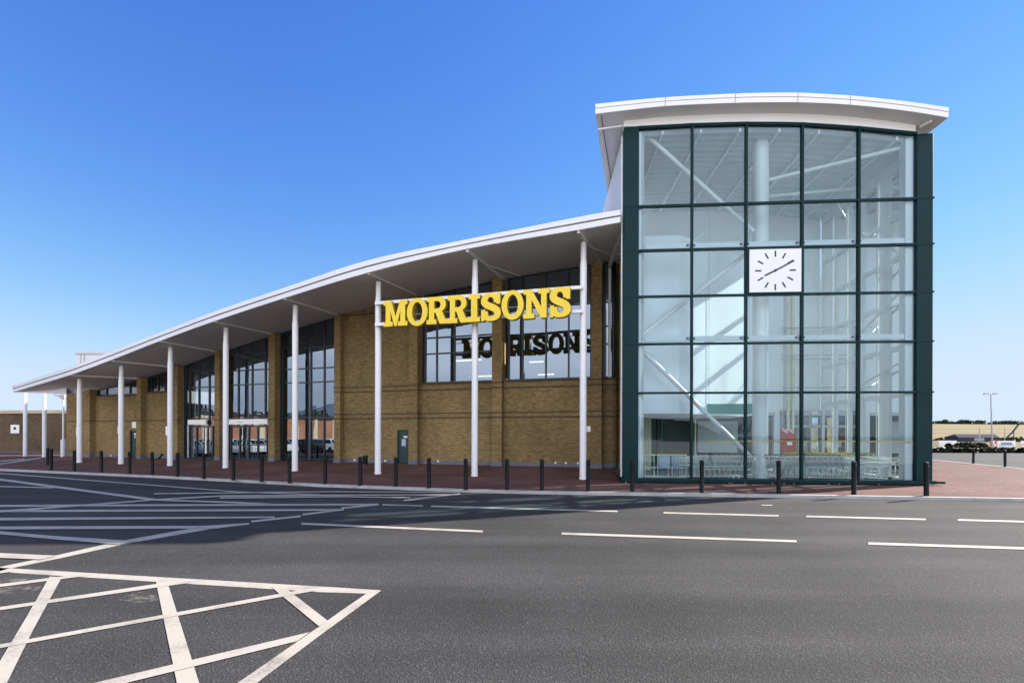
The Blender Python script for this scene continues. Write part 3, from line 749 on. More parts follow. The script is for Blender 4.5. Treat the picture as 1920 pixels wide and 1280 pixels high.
# green steel doors
for k, (a, b) in enumerate((DOOR_A, DOOR_B)):
    d = MB().box(a, b, .08, .14, GZ + .01, Z(2.1))
    d.box(a, a + .06, .03, .079, GZ + .01, Z(2.1)); d.box(b - .06, b, .03, .079, GZ + .01, Z(2.1)); d.box(a + .06, b - .06, .03, .079, Z(2.03), Z(2.1))
    do = d.build('door', M['doorgreen'], hall)
    w_ = b - a
    if k == 0:
        MB().box(a + w_ * .50, b - w_ * .16, .07, .079, Z(1.60), Z(1.72)).build('door_plate', M['notice'], do)
        MB().box(a + w_ * .34, b - w_ * .30, .072, .079, Z(1.08), Z(1.52)).build('door_notice', M['plas_b'], do)
    else:
        MB().box(a + w_ * .52, b - w_ * .12, .07, .079, Z(1.72), Z(1.86)).build('door_plate', M['notice'], do)
        MB().box(a + w_ * .58, b - w_ * .14, .07, .079, Z(1.52), Z(1.62)).build('door_plate', M['notice'], do)
    MB().tube((b - .16, .075, Z(.98)), (b - .16, .02, Z(.98)), .015, 8).tube((b - .16, .03, Z(.98)), (b - .26, .03, Z(.98)), .012, 8).build('handle', M['steelgrey'], do)
# dark slot pipe on the left end bay
pslot = HFI @ fpt(161, 800); pb = (HFI @ fpt(161, 829)).z
MB().box(pslot.x - .07, pslot.x + .07, -.05, 0, pb, pslot.z).build('wall_grille', M['joint'], hall)
# interior: floor, ceiling-less dark room, ducts and lit tubes just behind the upper glazing
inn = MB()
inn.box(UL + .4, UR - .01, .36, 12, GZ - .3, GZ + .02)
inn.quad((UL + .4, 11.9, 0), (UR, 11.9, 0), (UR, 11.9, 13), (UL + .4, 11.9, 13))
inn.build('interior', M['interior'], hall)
pv_ = pier_u[2][1]
for (zz, y0, a, b, r_) in ((6.5, 2.2, pv_ + .3, pv_ + 4.0, .06), (5.6, 2.6, pv_ + 1.0, pv_ + 4.0, .06), (6.3, 2.4, pier_u[1][1] + .4, pier_u[1][1] + 1.8, .08), (5.9, 2.2, pier_u[1][1] + 2.2, pier_u[1][1] + 4.2, .08)):
    d_ = MB(); d_.tube((a, y0, Z(zz)), (b, y0, Z(zz - .2)), r_, 8); d_.tube((lerp(a, b, .45), y0, Z(4.9)), (lerp(a, b, .45), y0, Z(zz - .1)), r_, 8); d_.build('duct', M['white'], hall)
for (zz, y0, a, b) in ((6.9, 3.2, pv_ + .6, pv_ + 2.2), (5.8, 3.4, pv_ + 1.4, pv_ + 3.2), (6.55, 3.0, pier_u[1][1] + .5, pier_u[1][1] + 1.3), (5.7, 3.0, pier_u[1][1] + 1.0, pier_u[1][1] + 1.9)):
    MB().box(a, b, y0, y0 + .08, Z(zz), Z(zz + .07)).build('ceiling_light', M['lamp_on'], hall)
# plant room standing on the roof
pc = [at_depth(143, 660, 60), at_depth(240, 652, 60)]
px0, px1, zt = pc[0].x, pc[0].x + 14, pc[0].z
pr = MB().box(px0, px1, 60, 66, 4.8, zt - .25)
prb = pr.build('plant_room', M['fascia'], hall, HF)
MB().box(px0 - .15, px1 + .15, 59.85, 66.15, zt - .248, zt).build('plant_room_roof', M['roofmetal'], prb, None if False else HF)
MB().box(px0 + .55, px0 + .62, 59.95, 59.999, 4.8, zt - .26).box(px0 + 1.0, px0 + 1.07, 59.95, 59.999, 4.8, zt - .26).build('downpipe', M['steelgrey'], prb, HF)

# ------------------------------------------------------------------ sign
SA = Vector((col_base[2].x, col_base[2].y, 0)); SB = Vector((col_base[0].x, col_base[0].y, 0))
SE = (SB - SA).normalized(); SN = Vector((SE.y, -SE.x, 0))         # SN points to the camera
sign_rot = math.atan2(SE.y, SE.x)
sign = empty('shop_sign', SA + Vector((0, 0, 6.6)), sign_rot)
tag(sign, 'big yellow slab serif letters reading MORRISONS on white rails between columns', 'sign')
SF = frame_of(SA + Vector((0, 0, 6.6)), sign_rot); SFI = SF.inverted()
def su(x, y, off):     # along-sign coordinate of a pixel on the plane 'off' in front of the column line
    a, b = ray(x, y); c = (SA + SN * off).dot(SN); D = c / (SN.x * a + SN.y)
    p = SFI @ Vector((a * D, D, CAMZ + b * D)); return p.x, p.z
slen = (SB - SA).length
RY = -0.20
for z0 in (0.08, 1.03):
    MB().box(-.02, slen + .0, RY - .06, RY + .06, z0 - .065, z0 + .065).build('rail', M['column'], sign)
MB().tube((.2, .5, .62), (slen - 1.4, .5, .62), .02, 6).build('cable', M['white'], sign)
GL = {}
GL['M'] = [[(0, 0), (.38, 0), (.38, .17), (.29, .17), (.29, .63), (.455, 0), (.555, 0), (.71, .63), (.71, .17), (.62, .17), (.62, 0), (1, 0), (1, .17), (.91, .17), (.91, .83), (1, .83), (1, 1), (.70, 1), (.507, .36), (.32, 1), (0, 1), (0, .83), (.09, .83), (.09, .17), (0, .17)]]
def ell(cx, cy, rx, ry, a0, a1, k): return [(cx + rx * math.cos(R(lerp(a0, a1, i / k))), cy + ry * math.sin(R(lerp(a0, a1, i / k)))) for i in range(k + 1)]
GL['O'] = [ell(.5, .5, .5, .525, 0, 354, 40), ell(.5, .5, .255, .375, 354, 0, 40)]
GL['R'] = [[(0, 0), (.47, 0), (.47, .16), (.36, .16), (.36, .42), (.44, .42), (.64, 0), (1.03, 0), (1.03, .16), (.90, .16), (.735, .475)] + ell(.57, .72, .36, .28, -58, 90, 16) + [(0, 1), (0, .84), (.115, .84), (.115, .16), (0, .16)],
           [(.36, .57), (.36, .85), (.52, .85)] + ell(.53, .71, .155, .14, 88, -88, 12) + [(.52, .57)]]
GL['I'] = [[(0, 0), (1, 0), (1, .16), (.76, .16), (.76, .84), (1, .84), (1, 1), (0, 1), (0, .84), (.24, .84), (.24, .16), (0, .16)]]
GL['N'] = [[(0, 0), (.42, 0), (.42, .16), (.31, .16), (.31, .66), (.68, 0), (.89, 0), (.89, .84), (1, .84), (1, 1), (.58, 1), (.58, .84), (.69, .84), (.69, .37), (.31, 1), (0, 1), (0, .84), (.11, .84), (.11, .16), (0, .16)]]
def s_glyph(asp):
    C = [(.83, .66), (.80, .80), (.66, .905), (.47, .935), (.27, .89), (.155, .76), (.20, .635), (.36, .555), (.60, .475), (.79, .385), (.86, .25), (.77, .125), (.55, .065), (.35, .085), (.215, .18), (.17, .33)]
    P = smooth_curve([Vector((x * asp, y, 0)) for x, y in C], 5)
    Lf, Rt = [], []
    for i, p in enumerate(P):
        t = (P[min(i + 1, len(P) - 1)] - P[max(i - 1, 0)]).normalized(); nn = Vector((-t.y, t.x, 0))
        h = 0.068 + 0.045 * abs(t.y) ** 1.0 + 0.035 * math.exp(-((i / (len(P) - 1) - .5) / .13) ** 2)
        Lf.append(p + nn * h); Rt.append(p - nn * h)
    poly = Lf + Rt[::-1]
    return [[(p.x / asp, p.y) for p in poly]]
def letter(ch, x0, x1, z0, z1, y, depth):
    asp = (x1 - x0) / (z1 - z0)
    rings = GL[ch] if ch != 'S' else s_glyph(asp)
    def mk(rings, front_y, dep):
        cu = bpy.data.curves.new('letter', 'CURVE'); cu.dimensions = '2D'; cu.fill_mode = 'BOTH'
        cu.extrude = dep / 2; cu.bevel_depth = 0.008; cu.bevel_resolution = 1
        for r in rings:
            sp = cu.splines.new('POLY'); sp.points.add(len(r) - 1); sp.use_cyclic_u = True
            for i, (px, py) in enumerate(r): sp.points[i].co = (lerp(x0, x1, px), lerp(z0, z1, py), 0, 1)
        ob = bpy.data.objects.new('letter', cu); me = bpy.data.meshes.new_from_object(ob)
        bpy.data.objects.remove(ob)
        vs = [Vector((v.co.x, front_y + dep / 2 - v.co.z, v.co.y)) for v in me.vertices]
        fs = [list(p.vertices) for p in me.polygons]
        bpy.data.meshes.remove(me); return vs, fs
    mb = MB()
    def put(rings, fy, dep):
        vs, fs = mk(rings, fy, dep)
        o = len(mb.v); mb.v += vs
        for f in fs:
            nrm = (vs[f[1]] - vs[f[0]]).cross(vs[f[2]] - vs[f[1]])
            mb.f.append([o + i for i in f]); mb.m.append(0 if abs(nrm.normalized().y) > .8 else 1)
    put(rings, y, depth)
    if ch == 'S':
        for q in ([(.80, .60), (.99, .60), (.99, 1.0), (.86, 1.0), (.80, .90)], [(0, 0), (.14, 0), (.20, .10), (.20, .40), (0, .40)]):
            put([q], y - .004, depth + .004)
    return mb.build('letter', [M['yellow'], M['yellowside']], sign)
LY = -0.50
for ch, xa, xb, yt, yb in (('M', 719.5, 763.5, 563.5, 611), ('O', 763, 801.5, 560, 609.5), ('R', 800, 838.5, 556.5, 607), ('R', 839.5, 877, 554, 605), ('I', 878.5, 899.5, 552, 603), ('S', 902.5, 938, 549.5, 601), ('O', 940.5, 981.5, 545.5, 598), ('N', 981.5, 1030, 542, 596), ('S', 1031.5, 1069, 538.8, 594)):
    xm = (xa + xb) / 2
    u0, _ = su(xa, (yt + yb) / 2, -LY); u1, _ = su(xb, (yt + yb) / 2, -LY); zt_ = su(xm, yt, -LY)[1]; zb_ = su(xm, yb, -LY)[1]
    letter(ch, u0, u1, zb_, zt_, LY, 0.22)

# ------------------------------------------------------------------ glass clock tower
TL = on_ground(1170, 904.0, 0); TR = on_ground(1745, 909.2, 0)
te = (TR - TL).normalized(); tn = Vector((-te.y, te.x, 0))
TROT = math.atan2(te.y, te.x)
TF = frame_of(TL, TROT); TFI = TF.inverted()
TW = (TR - TL).length
tower = empty('clock_tower', TL, TROT)
tag(tower, 'tall square glass tower with dark green frame and curved white roof', 'tower')
def tp(x, y, v=0.0):          # pixel -> tower local point on the plane v behind the front
    a, b = ray(x, y); c = (TL + tn * v).dot(tn); D = c / (tn.x * a + tn.y)
    return TFI @ Vector((a * D, D, CAMZ + b * D))
mull_x = [1297, 1398.5, 1503.5, 1609.5]
mull_u = [tp(x, 640).x for x in mull_x]
rows = [((1171, 383), (1744, 377.5)), ((1171, 465.5), (1744, 463.5)), ((1171, 552), (1744, 552.3)), ((1171, 642), (1744, 643.3)), ((1171, 733.5), (1744, 738))]
row_z = [(tp(*a).z + tp(*b).z) / 2 for a, b in rows]
SILLZ = (tp(1175, 893).z + tp(1740, 903).z) / 2
arc_px = [(1171, 240.5), (1197, 238.2), (1297, 232.5), (1398, 229.8), (1503, 231), (1609, 238), (1717, 248.5), (1744, 251)]
arc = [(tp(x, y).x, tp(x, y).z) for x, y in arc_px]
def topT(u): return interp([p[0] for p in arc], [p[1] for p in arc], u)
PL, PR = tp(1197, 640).x, tp(1717, 640).x
lev = [SILLZ] + row_z[::-1]
DEP = 6.6
def slab(mb, u0, u1, v0, v1, z0, zt, mat=0):      # box whose head follows the arched top
    k = 4
    for i in range(k):
        a, b = lerp(u0, u1, i / k), lerp(u0, u1, (i + 1) / k)
        mb.hexa([(a, v0, z0), (b, v0, z0), (b, v1, z0), (a, v1, z0), (a, v0, zt(a)), (b, v0, zt(b)), (b, v1, zt(b)), (a, v1, zt(a))], mat)
for a, b, nm in ((-.03, PL, 0), (PR, TW + .03, 1)):
    p = MB(); zz = SILLZ - .02
    segs = lev + [None]
    for i in range(len(lev)):
        z0 = lev[i] + .012; z1 = lev[i + 1] - .012 if i + 1 < len(lev) else min(topT(a), topT(b)) + .0
        p.bbox(a, b, -.05, .32, z0, z1, .015)
    p.box(a + .01, b - .01, -.04, .31, SILLZ - .02, min(topT(a), topT(b)) - .05)
    p.build('corner_post', M['green'], tower)
fm = .035
for u in mull_u:
    m_ = MB(); m_.hexa([(u - fm, -.06, SILLZ), (u + fm, -.06, SILLZ), (u + fm, .10, SILLZ), (u - fm, .10, SILLZ), (u - fm, -.06, topT(u - fm)), (u + fm, -.06, topT(u + fm)), (u + fm, .10, topT(u + fm)), (u - fm, .10, topT(u - fm))])
    m_.build('mullion', M['green'], tower)
edges = [PL] + mull_u + [PR]
for z in row_z:
    t = MB()
    for i in range(5): t.box(edges[i] + (fm if i else 0), edges[i + 1] - (fm if i < 4 else 0), -.052, .08, z - .037, z + .037)
    t.box(-.05, PL, -.065, -.05, z - .03, z + .03); t.box(PR, TW + .05, -.065, -.05, z - .03, z + .03); t.box(TW + .03, TW + .06, -.065, .3, z - .03, z + .03)
    t.build('transom', M['green'], tower)
hd_ = MB()
for i in range(5):
    a, b = edges[i] + (fm if i else 0), edges[i + 1] - (fm if i < 4 else 0); k = 4
    for j in range(k):
        c, d = lerp(a, b, j / k), lerp(a, b, (j + 1) / k)
        hd_.hexa([(c, -.053, topT(c) - .09), (d, -.053, topT(d) - .09), (d, .09, topT(d) - .09), (c, .09, topT(c) - .09), (c, -.053, topT(c)), (d, -.053, topT(d)), (d, .09, topT(d)), (c, .09, topT(c))])
hd_.build('head_frame', M['green'], tower)
CLK = (2, 2)           # third bay, third row from the top
for i in range(5):
    for r in range(6):
        z0 = lev[r]; a, b = edges[i], edges[i + 1]
        if i == 2 and r == 3: continue
        g = MB(); e = [random.uniform(-.003, .003) for _ in range(4)]
        if r < 5: g.quad((a, .03 + e[0], z0), (b, .03 + e[1], z0), (b, .03 + e[2], lev[r + 1]), (a, .03 + e[3], lev[r + 1]))
        else:
            k = 5; pts = [(lerp(b, a, j / k), .03, topT(lerp(b, a, j / k)) - .03) for j in range(k + 1)]
            g.poly([(a, .03, z0), (b, .03, z0)] + pts)
        g.build('pane', M['glass_tower'], tower)
# sill, shadow recess, feet
s_ = MB(); s_.bbox(-.10, TW + .10, -.16, .32, SILLZ - .12, SILLZ - .002, .012); s_.bbox(TW + .10, TW + .42, -.12, .0, SILLZ - .11, SILLZ - .03, .012)
s_.build('sill', M['green'], tower)
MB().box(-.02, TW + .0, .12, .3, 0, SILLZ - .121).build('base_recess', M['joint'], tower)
for x in (1173, 1366.5, 1371.5, 1396, 1447, 1468.5, 1487, 1552, 1571.5, 1645.5, 1747):
    u = tp(x, 900).x; MB().tube((u, -.06, 0), (u, -.06, SILLZ - .11), .02, 8).build('foot', M['notice'], tower)
# white lining posts and clamp rails inside the glass
ln = MB(); ln.bbox(PL + .0, PL + .13, .12, .42, SILLZ, topT(PL) - .1, .012); ln.build('lining_post', M['interior_wall'], tower)
ln = MB(); ln.bbox(PL + .16, PL + .26, .30, .5, SILLZ, topT(PL) - .1, .012); ln.build('lining_post', M['int_grey'], tower)
ln = MB(); ln.bbox(PR - .27, PR - .0, .13, .45, SILLZ, topT(PR) - .1, .012); ln.build('lining_post', M['interior_wall'], tower)
for z in (row_z[1], row_z[3]):
    rl = MB(); zz = z + .22
    rl.box(PL + .28, PR - .28, .16, .26, zz - .09, zz + .09); ro = rl.build('clamp_rail', M['interior_wall'], tower)
    for u in mull_u:
        cl = MB(); cl.box(u - .16, u - .09, .11, .159, zz - .03, zz + .03); cl.box(u + .09, u + .16, .11, .159, zz - .03, zz + .03); cl.build('clamp', M['clockink'], ro)
# big steel column and tubular braces
cb_ = tp(1425, 892, .95); CU, CV = cb_.x, .95
MB().lathe((CU, CV, 0), [(.30, 0), (.30, .3), (.285, .32), (.285, topT(CU) - .14)], 28).build('column', M['column'], tower, smooth=True)
def tube_px(name, a, b, va, vb, r, mat='column'):
    return MB().tube(tp(a[0], a[1], va), tp(b[0], b[1], vb), r, 12).build(name, M[mat], tower, smooth=True)
tube_px('brace', (1202, 245), (1413, 434), .55, .85, .085)
tube_px('brace', (1198, 632), (1413, 466), .55, .85, .085)
tube_px('brace', (1198, 651), (1413, 862), .55, .85, .085)
tube_px('brace', (1440, 338), (1700, 275), 1.6, .4, .07)
tube_px('brace', (1440, 368), (1612, 352), 2.6, 3.0, .06)
tube_px('brace', (1208, 527), (1320, 437), 3.9, 3.9, .05)  # faint reflection of a brace, built in as a solid tube
tube_px('brace', (1566, 372), (1585, 408), 3.4, 3.4, .03)
# right-hand glazed side wall
sp_v = [(.50, 1.85), (2.48, 3.42), (3.72, 4.3), (4.5, 5.35), (5.6, 6.45)]
sw = MB(); ux = TW - .12
solid = [(1.85, 2.48), (3.42, 3.72), (4.3, 4.5), (5.35, 5.6), (6.45, DEP)]
for a, b in solid: slab(sw, ux - .06, ux + .12, a, b, SILLZ, topT)
sw.box(ux - .121, ux + .121, .32, DEP, 0, SILLZ)
for a, b in sp_v:
    for z in row_z: sw.box(ux - .05, ux + .1, a, b, z - .09, z + .09)
    sw.box(ux - .1, ux + .1, a, b, topT(ux) - .45, topT(ux))
sw.build('side_wall', M['interior_wall'], tower)
for a, b in sp_v:
    MB().quad((ux, a, SILLZ), (ux, b, SILLZ), (ux, b, topT(ux) - .3), (ux, a, topT(ux) - .3)).build('side_pane', M['glass_side'], tower)
    MB().box(ux - .14, ux - .121, a - .05, a, SILLZ, topT(ux) - .4).build('side_frame', M['notice'], tower)
for (za, zb, va, vb) in ((8.1, 9.0, 2.2, .45), (6.2, 7.5, 3.2, .45), (10.4, 9.1, 3.2, 1.9), (3.9, 4.7, 3.4, .45)):
    MB().tube((ux - .25, va, za), (ux - .25, vb, zb), .05, 8).build('brace', M['interior_wall'], tower)
# left-hand glazed side wall, from the front corner to the hall
lw = MB(); vl_end = 4.4
lw.box(-.02, .11, .32, vl_end, 0, .12)
lw.build('side_frame', M['green'], tower)
MB().quad((.05, .32, .1), (.05, vl_end, .1), (.05, vl_end, 9.6), (.05, .32, 9.6)).build('side_pane', M['glass_side'], tower)
MB().box(-.01, .11, .4, 6.5, 9.6, topT(0) + .05).build('side_cladding', M['soffit'], tower)
MB().box(-.01, .11, vl_end + .09, DEP + .2, 0, 9.59).build('side_cladding', M['soffit'], tower)
# back wall with partition, bulkhead, inner portal
bw = MB()
ub0 = tp(1205, 640, DEP).x; ub1 = TW - .2
portal = (tp(1465, 700, DEP).x, tp(1586, 700, DEP).x); pz = tp(1500, 778, DEP).z
lob = (tp(1207, 700, DEP).x, tp(1452, 700, DEP).x); lz = tp(1300, 779, DEP).z
bw.box(ub0, ub1, DEP, DEP + .2, pz + .001, 13.2); bw.box(ub0 - .1, lob[0], DEP, DEP + .2, 0, pz); bw.box(lob[1], portal[0], DEP, DEP + .2, 0, pz); bw.box(portal[1], ub1, DEP, DEP + .2, 0, pz)
bw.build('back_wall', M['interior_wall'], tower)
pt = MB(); pA = tp(1274, 640, 1.3); pB = tp(1404, 640, 4.2); pC = tp(1207, 640, 1.3)
pz0 = tp(1300, 777, 2.4).z; pz1 = tp(1330, 470, 3.0).z
pt.extr([(pC.x, 1.3, pz0), (pA.x, 1.3, pz0), (pB.x, 4.2, pz0), (pB.x, DEP - .01, pz0), (pC.x, DEP - .01, pz0)], (0, 0, pz1 - pz0)); pt.build('partition', M['interior_wall'], tower)
rp = MB(); c_ = tp(1358, 497, DEP - .03); 
for r0, r1 in ((.42, .30), (.22, .10)):
    K = 24
    for i in range(K):
        t0, t1 = 2 * math.pi * i / K, 2 * math.pi * (i + 1) / K
        rp.quad((c_.x + r0 * math.cos(t0), c_.y, c_.z + r0 * .6 * math.sin(t0)), (c_.x + r0 * math.cos(t1), c_.y, c_.z + r0 * .6 * math.sin(t1)), (c_.x + r1 * math.cos(t1), c_.y - .05, c_.z + r1 * .6 * math.sin(t1)), (c_.x + r1 * math.cos(t0), c_.y - .05, c_.z + r1 * .6 * math.sin(t0)))
rp.build('wall_vent', M['steelgrey'], tower)
# vertical panel joints and slim rails on the back wall
vj = MB()
for x in (1340, 1376, 1470, 1486, 1538, 1556, 1580): 
    u = tp(x, 640, DEP).x; vj.box(u - .012, u + .012, DEP - .012, DEP - .001, pz + .2, 9.6)
vj.build('panel_joint', M['int_grey'], tower)
hl = MB()
for y_ in (614, 666, 673, 726): 
    z = tp(1520, y_, DEP - .4).z; hl.tube((tp(1465, y_, DEP - .4).x, DEP - .4, z), (tp(1588, y_, DEP - .4).x, DEP - .4, z), .03, 6)
hl.build('screen_rail', M['int_grey'], tower)
cpost = MB()
for x in (1478, 1487): u = tp(x, 640, DEP - .3).x; cpost.bbox(u - .06, u + .06, DEP - .35, DEP - .25, 0, 9.4)
cpost.build('screen_post', M['cream'], tower)
pf = MB(); pf.box(portal[0] - .05, portal[0] + .08, DEP - .12, DEP + .1, 0, pz); pf.box(portal[1] - .08, portal[1] + .05, DEP - .12, DEP + .1, 0, pz); pf.box(portal[0] - .05, portal[1] + .05, DEP - .12, DEP - .001, pz - .02, pz + .22)
pf.box(lerp(*portal, .62) - .05, lerp(*portal, .62) + .05, DEP - .1, DEP + .05, 0, pz - .5); pf.box(lerp(*portal, .45) - .04, lerp(*portal, .45) + .04, DEP - .1, DEP + .05, 0, pz - .5)
pf.box(portal[0] + .08, portal[1] - .08, DEP - .1, DEP + .05, pz - .62, pz - .5)
pfo = pf.build('portal', M['steelgrey'], tower)
eu = tp(1527, 782, DEP - .15).x; MB().box(eu - .13, eu + .13, DEP - .16, DEP - .121, pz + .03, pz + .18).build('portal_sign', M['notice'], pfo)
MB().quad((portal[0], DEP, 0), (portal[1], DEP, 0), (portal[1], DEP, pz - .02), (portal[0], DEP, pz - .02)).build('portal_pane', M['inner_glass'], pfo)
# lobby opening behind the trolleys
lb = MB(); lb.box(lob[0], lob[1], DEP + 2.5, DEP + 2.6, 0, lz); lb.box(lob[0], portal[1], DEP + .2, DEP + 2.6, lz + .001, lz + .1)
lb.build('lobby_wall', M['lobby_dark'], tower)
MB().box(lob[0], lob[1], DEP - .05, DEP - .001, lz, lz + .16).build('bulkhead', M['int_grey'], tower)
for x, wd, mt in ((1212, .45, 'cream'), (1240, .05, 'teal'), (1232, .08, 'green'), (1303, .07, 'cream')):
    u = tp(x, 800, DEP - .2).x; MB().bbox(u - wd / 2, u + wd / 2, DEP - .3, DEP - .1, 0, lz - .05).build('lobby_post', M[mt], tower)
MB().box(tp(1308, 800, DEP + 1).x, tp(1383, 800, DEP + 1).x, DEP + 1, DEP + 1.05, .9, tp(1300, 800, DEP + 1).z + .3).build('lobby_panel', M['int_grey'], tower)
MB().box(portal[0], portal[1], DEP + 3.0, DEP + 3.05, 0, pz).build('inner_wall', M['lobby_dark'], tower)
MB().box(-.0, TW - .1, .35, DEP + 3, -.03, .03).build('floor', M['floor'], tower)
# corrugated ceiling with purlins
dk = MB(); k = int(DEP / .09); mU = 14
for i in range(k):
    v0, v1 = DEP * i / k + .1, DEP * (i + 1) / k + .1
    za = 0.0 if (i // 1) % 4 < 2 else .06; zb = 0.0 if ((i + 1) // 1) % 4 < 2 else .06
    for j in range(mU):
        a, b = lerp(.1, TW - .1, j / mU), lerp(.1, TW - .1, (j + 1) / mU)
        dk.quad((a, v0, topT(a) - .12 - za), (a, v1, topT(a) - .12 - zb), (b, v1, topT(b) - .12 - zb), (b, v0, topT(b) - .12 - za))
dk.build('ceiling_deck', M['deck'], tower)
for u in [lerp(.4, TW - .4, t) for t in (0.10, .24, .38, .52, .66, .80, .93)]:
    p = MB(); z = topT(u) - .19; p.box(u - .04, u + .04, .10, DEP, z - .08, z + .05); p.build('purlin', M['interior_wall'], tower)
# roof: arched slab with white fascia, soffit and the inner band
fas = [(1116, 197, 214.5), (1182, 190, 206.7), (1247, 184.3, 200), (1313, 180.3, 196.4), (1378, 177.3, 194), (1437, 175.8, 193), (1495, 175.7, 193), (1545, 178, 194.7), (1593, 181, 197.5), (1650, 186.5, 203), (1710, 193.5, 210.5), (1777, 203.5, 221.5)]
RFD = -0.62
top_f = smooth_curve([tp(x, a, RFD) for x, a, b in fas], 3); bot_f = smooth_curve([tp(x, b, RFD) for x, a, b in fas], 3)
for p, q in zip(top_f, bot_f): p.x = q.x
bl = TFI @ at_depth(1142, 393, at_depth(0, 0, 1).y * 24.4); RB = bl.y
rf = MB(); sf = MB(); fs_ = MB(); gp = MB(); kk = len(top_f)
shift = (bl.x - bot_f[0].x)
def backp(p, i):
    t = 1 - i / (kk - 1); return Vector((p.x + shift * t * (1.0 if i == 0 else 1.0), RB if i < kk * .25 else RB, p.z))
BT = [backp(p, i) for i, p in enumerate(top_f)]; BB = [backp(p, i) for i, p in enumerate(bot_f)]
for i in range(kk - 1):
    j = i + 1
    rf.quad(top_f[i], top_f[j], BT[j], BT[i]); sf.quad(bot_f[j], bot_f[i], BB[i], BB[j])
    a0, a1, b0, b1 = bot_f[i], top_f[i], bot_f[j], top_f[j]
    def bnd(t0, t1, pr):
        o_ = Vector((0, -pr, 0))
        fs_.quad(a0.lerp(a1, t0) + o_, b0.lerp(b1, t0) + o_, b0.lerp(b1, t1) + o_, a0.lerp(a1, t1) + o_)
        fs_.quad(a0.lerp(a1, t0) + o_, a0.lerp(a1, t0), b0.lerp(b1, t0), b0.lerp(b1, t0) + o_)
        fs_.quad(a0.lerp(a1, t1), a0.lerp(a1, t1) + o_, b0.lerp(b1, t1) + o_, b0.lerp(b1, t1))
    bnd(0, .54, .03); bnd(.585, 1, .045)
    gp.quad(a0.lerp(a1, .5) + Vector((0, -.012, 0)), b0.lerp(b1, .5) + Vector((0, -.012, 0)), b0.lerp(b1, .62) + Vector((0, -.012, 0)), a0.lerp(a1, .62) + Vector((0, -.012, 0)))
rf.quad(BB[0], BT[0], BT[0], BB[0]) if False else None
for i in range(kk - 1): rf.quad(BB[i + 1], BB[i], BT[i], BT[i + 1])
fs_.quad(bot_f[0], top_f[0], BT[0], BB[0]); fs_.quad(top_f[-1], bot_f[-1], BB[-1], BT[-1])
rfo = rf.build('roof', M['roofmetal'], tower)
fs_.build('fascia', M['fascia'], rfo); gp.build('fascia_gap', M['joint'], rfo)
sf.build('soffit', M['soffit'], rfo)
# narrow edge strip along the left eave
es = MB(); d_ = (BB[0] - bot_f[0]); e1 = bot_f[0] + Vector((.20, .05, -.02)); e2 = BB[0] + Vector((.28, 0, -.02))
es.quad(e1, e2, e2 + Vector((.035, 0, 0)), e1 + Vector((.035, 0, 0))); es.build('soffit_joint', M['joint'], rfo)
vjn = MB()
for x in (1247, 1378, 1495, 1593):
    p = tp(x, 186, RFD); zt0 = interp([q.x for q in top_f], [q.z for q in top_f], p.x); zb0 = interp([q.x for q in bot_f], [q.z for q in bot_f], p.x)
    vjn.box(p.x - .008, p.x + .008, RFD - .049, RFD - .0455, zt0 - (zt0 - zb0) * .41, zt0 - .005); vjn.box(p.x - .008, p.x + .008, RFD - .034, RFD - .0305, zb0 + .005, zb0 + (zt0 - zb0) * .53)
vjn.build('fascia_joint', M['joint'], rfo)
bd_px = [(1170, 222.5, 237.5), (1297, 215, 231), (1398, 210.5, 228.3), (1503, 210, 229.3), (1609, 217, 236.5), (1717, 231, 246.8)]
b0_ = [tp(x, a, -.05) for x, a, b in bd_px]; b1_ = [tp(x, b, -.05) for x, a, b in bd_px]
bt_, bb_ = smooth_curve(b0_, 4), smooth_curve(b1_, 4)
bdm = MB()
for i in range(len(bt_) - 1):
    a, b, c, d = bb_[i], bb_[i + 1], bt_[i + 1], bt_[i]; o_ = Vector((0, .3, 0)); up = Vector((0, 0, .35))
    bdm.hexa([a, b, b + o_, a + o_, d + up, c + up, c + o_ + up, d + o_ + up])
bdm.build('eaves_band', M['white'], tower)
br_ = MB(); q0 = tp(1726, 238, -.05); q1 = tp(1746, 227, -.40); br_.tube(q0, q1, .05, 8); br_.build('eaves_bracket', M['white'], tower)
# thin white trim across the left soffit
tr_ = MB(); t0 = tp(1121, 243, -.15); t1 = tp(1168, 236, -.05); t0.z += .01; tr_.tube(t0, t1, .03, 6); tr_.build('soffit_trim', M['white'], rfo)
MB().tube((-.07, .2, .2), (-.07, .2, topT(0) - .2), .035, 8).build('downpipe', M['white'], tower)

# clock in the middle bay
cz0, cz1 = lev[3] + .05, lev[4] - .05; cu0, cu1 = edges[2] + .03, edges[3] - .0
cpos = TF @ Vector(((cu0 + cu1) / 2, 0, (cz0 + cz1) / 2))
clock = empty('tower_clock', cpos, TROT)
tag(clock, 'square white clock face with black bar markers showing ten past eight', 'clock')
hw, hh = (cu1 - cu0) / 2, (cz1 - cz0) / 2
MB().box(-hw + .06, hw - .06, -.075, -.03, -hh + .02, hh - .02).build('clock_face', M['clockface'], clock)
cf = MB(); cf.box(-hw - .03, -hw + .055, -.085, .02, -hh - .01, hh + .01); cf.box(hw - .055, hw + .03, -.085, .02, -hh - .01, hh + .01); cf.box(-hw + .055, hw - .055, -.085, .02, -hh - .03, -hh + .019); cf.box(-hw + .055, hw - .055, -.085, .02, hh - .019, hh + .02)
cf.build('clock_frame', M['green'], clock)
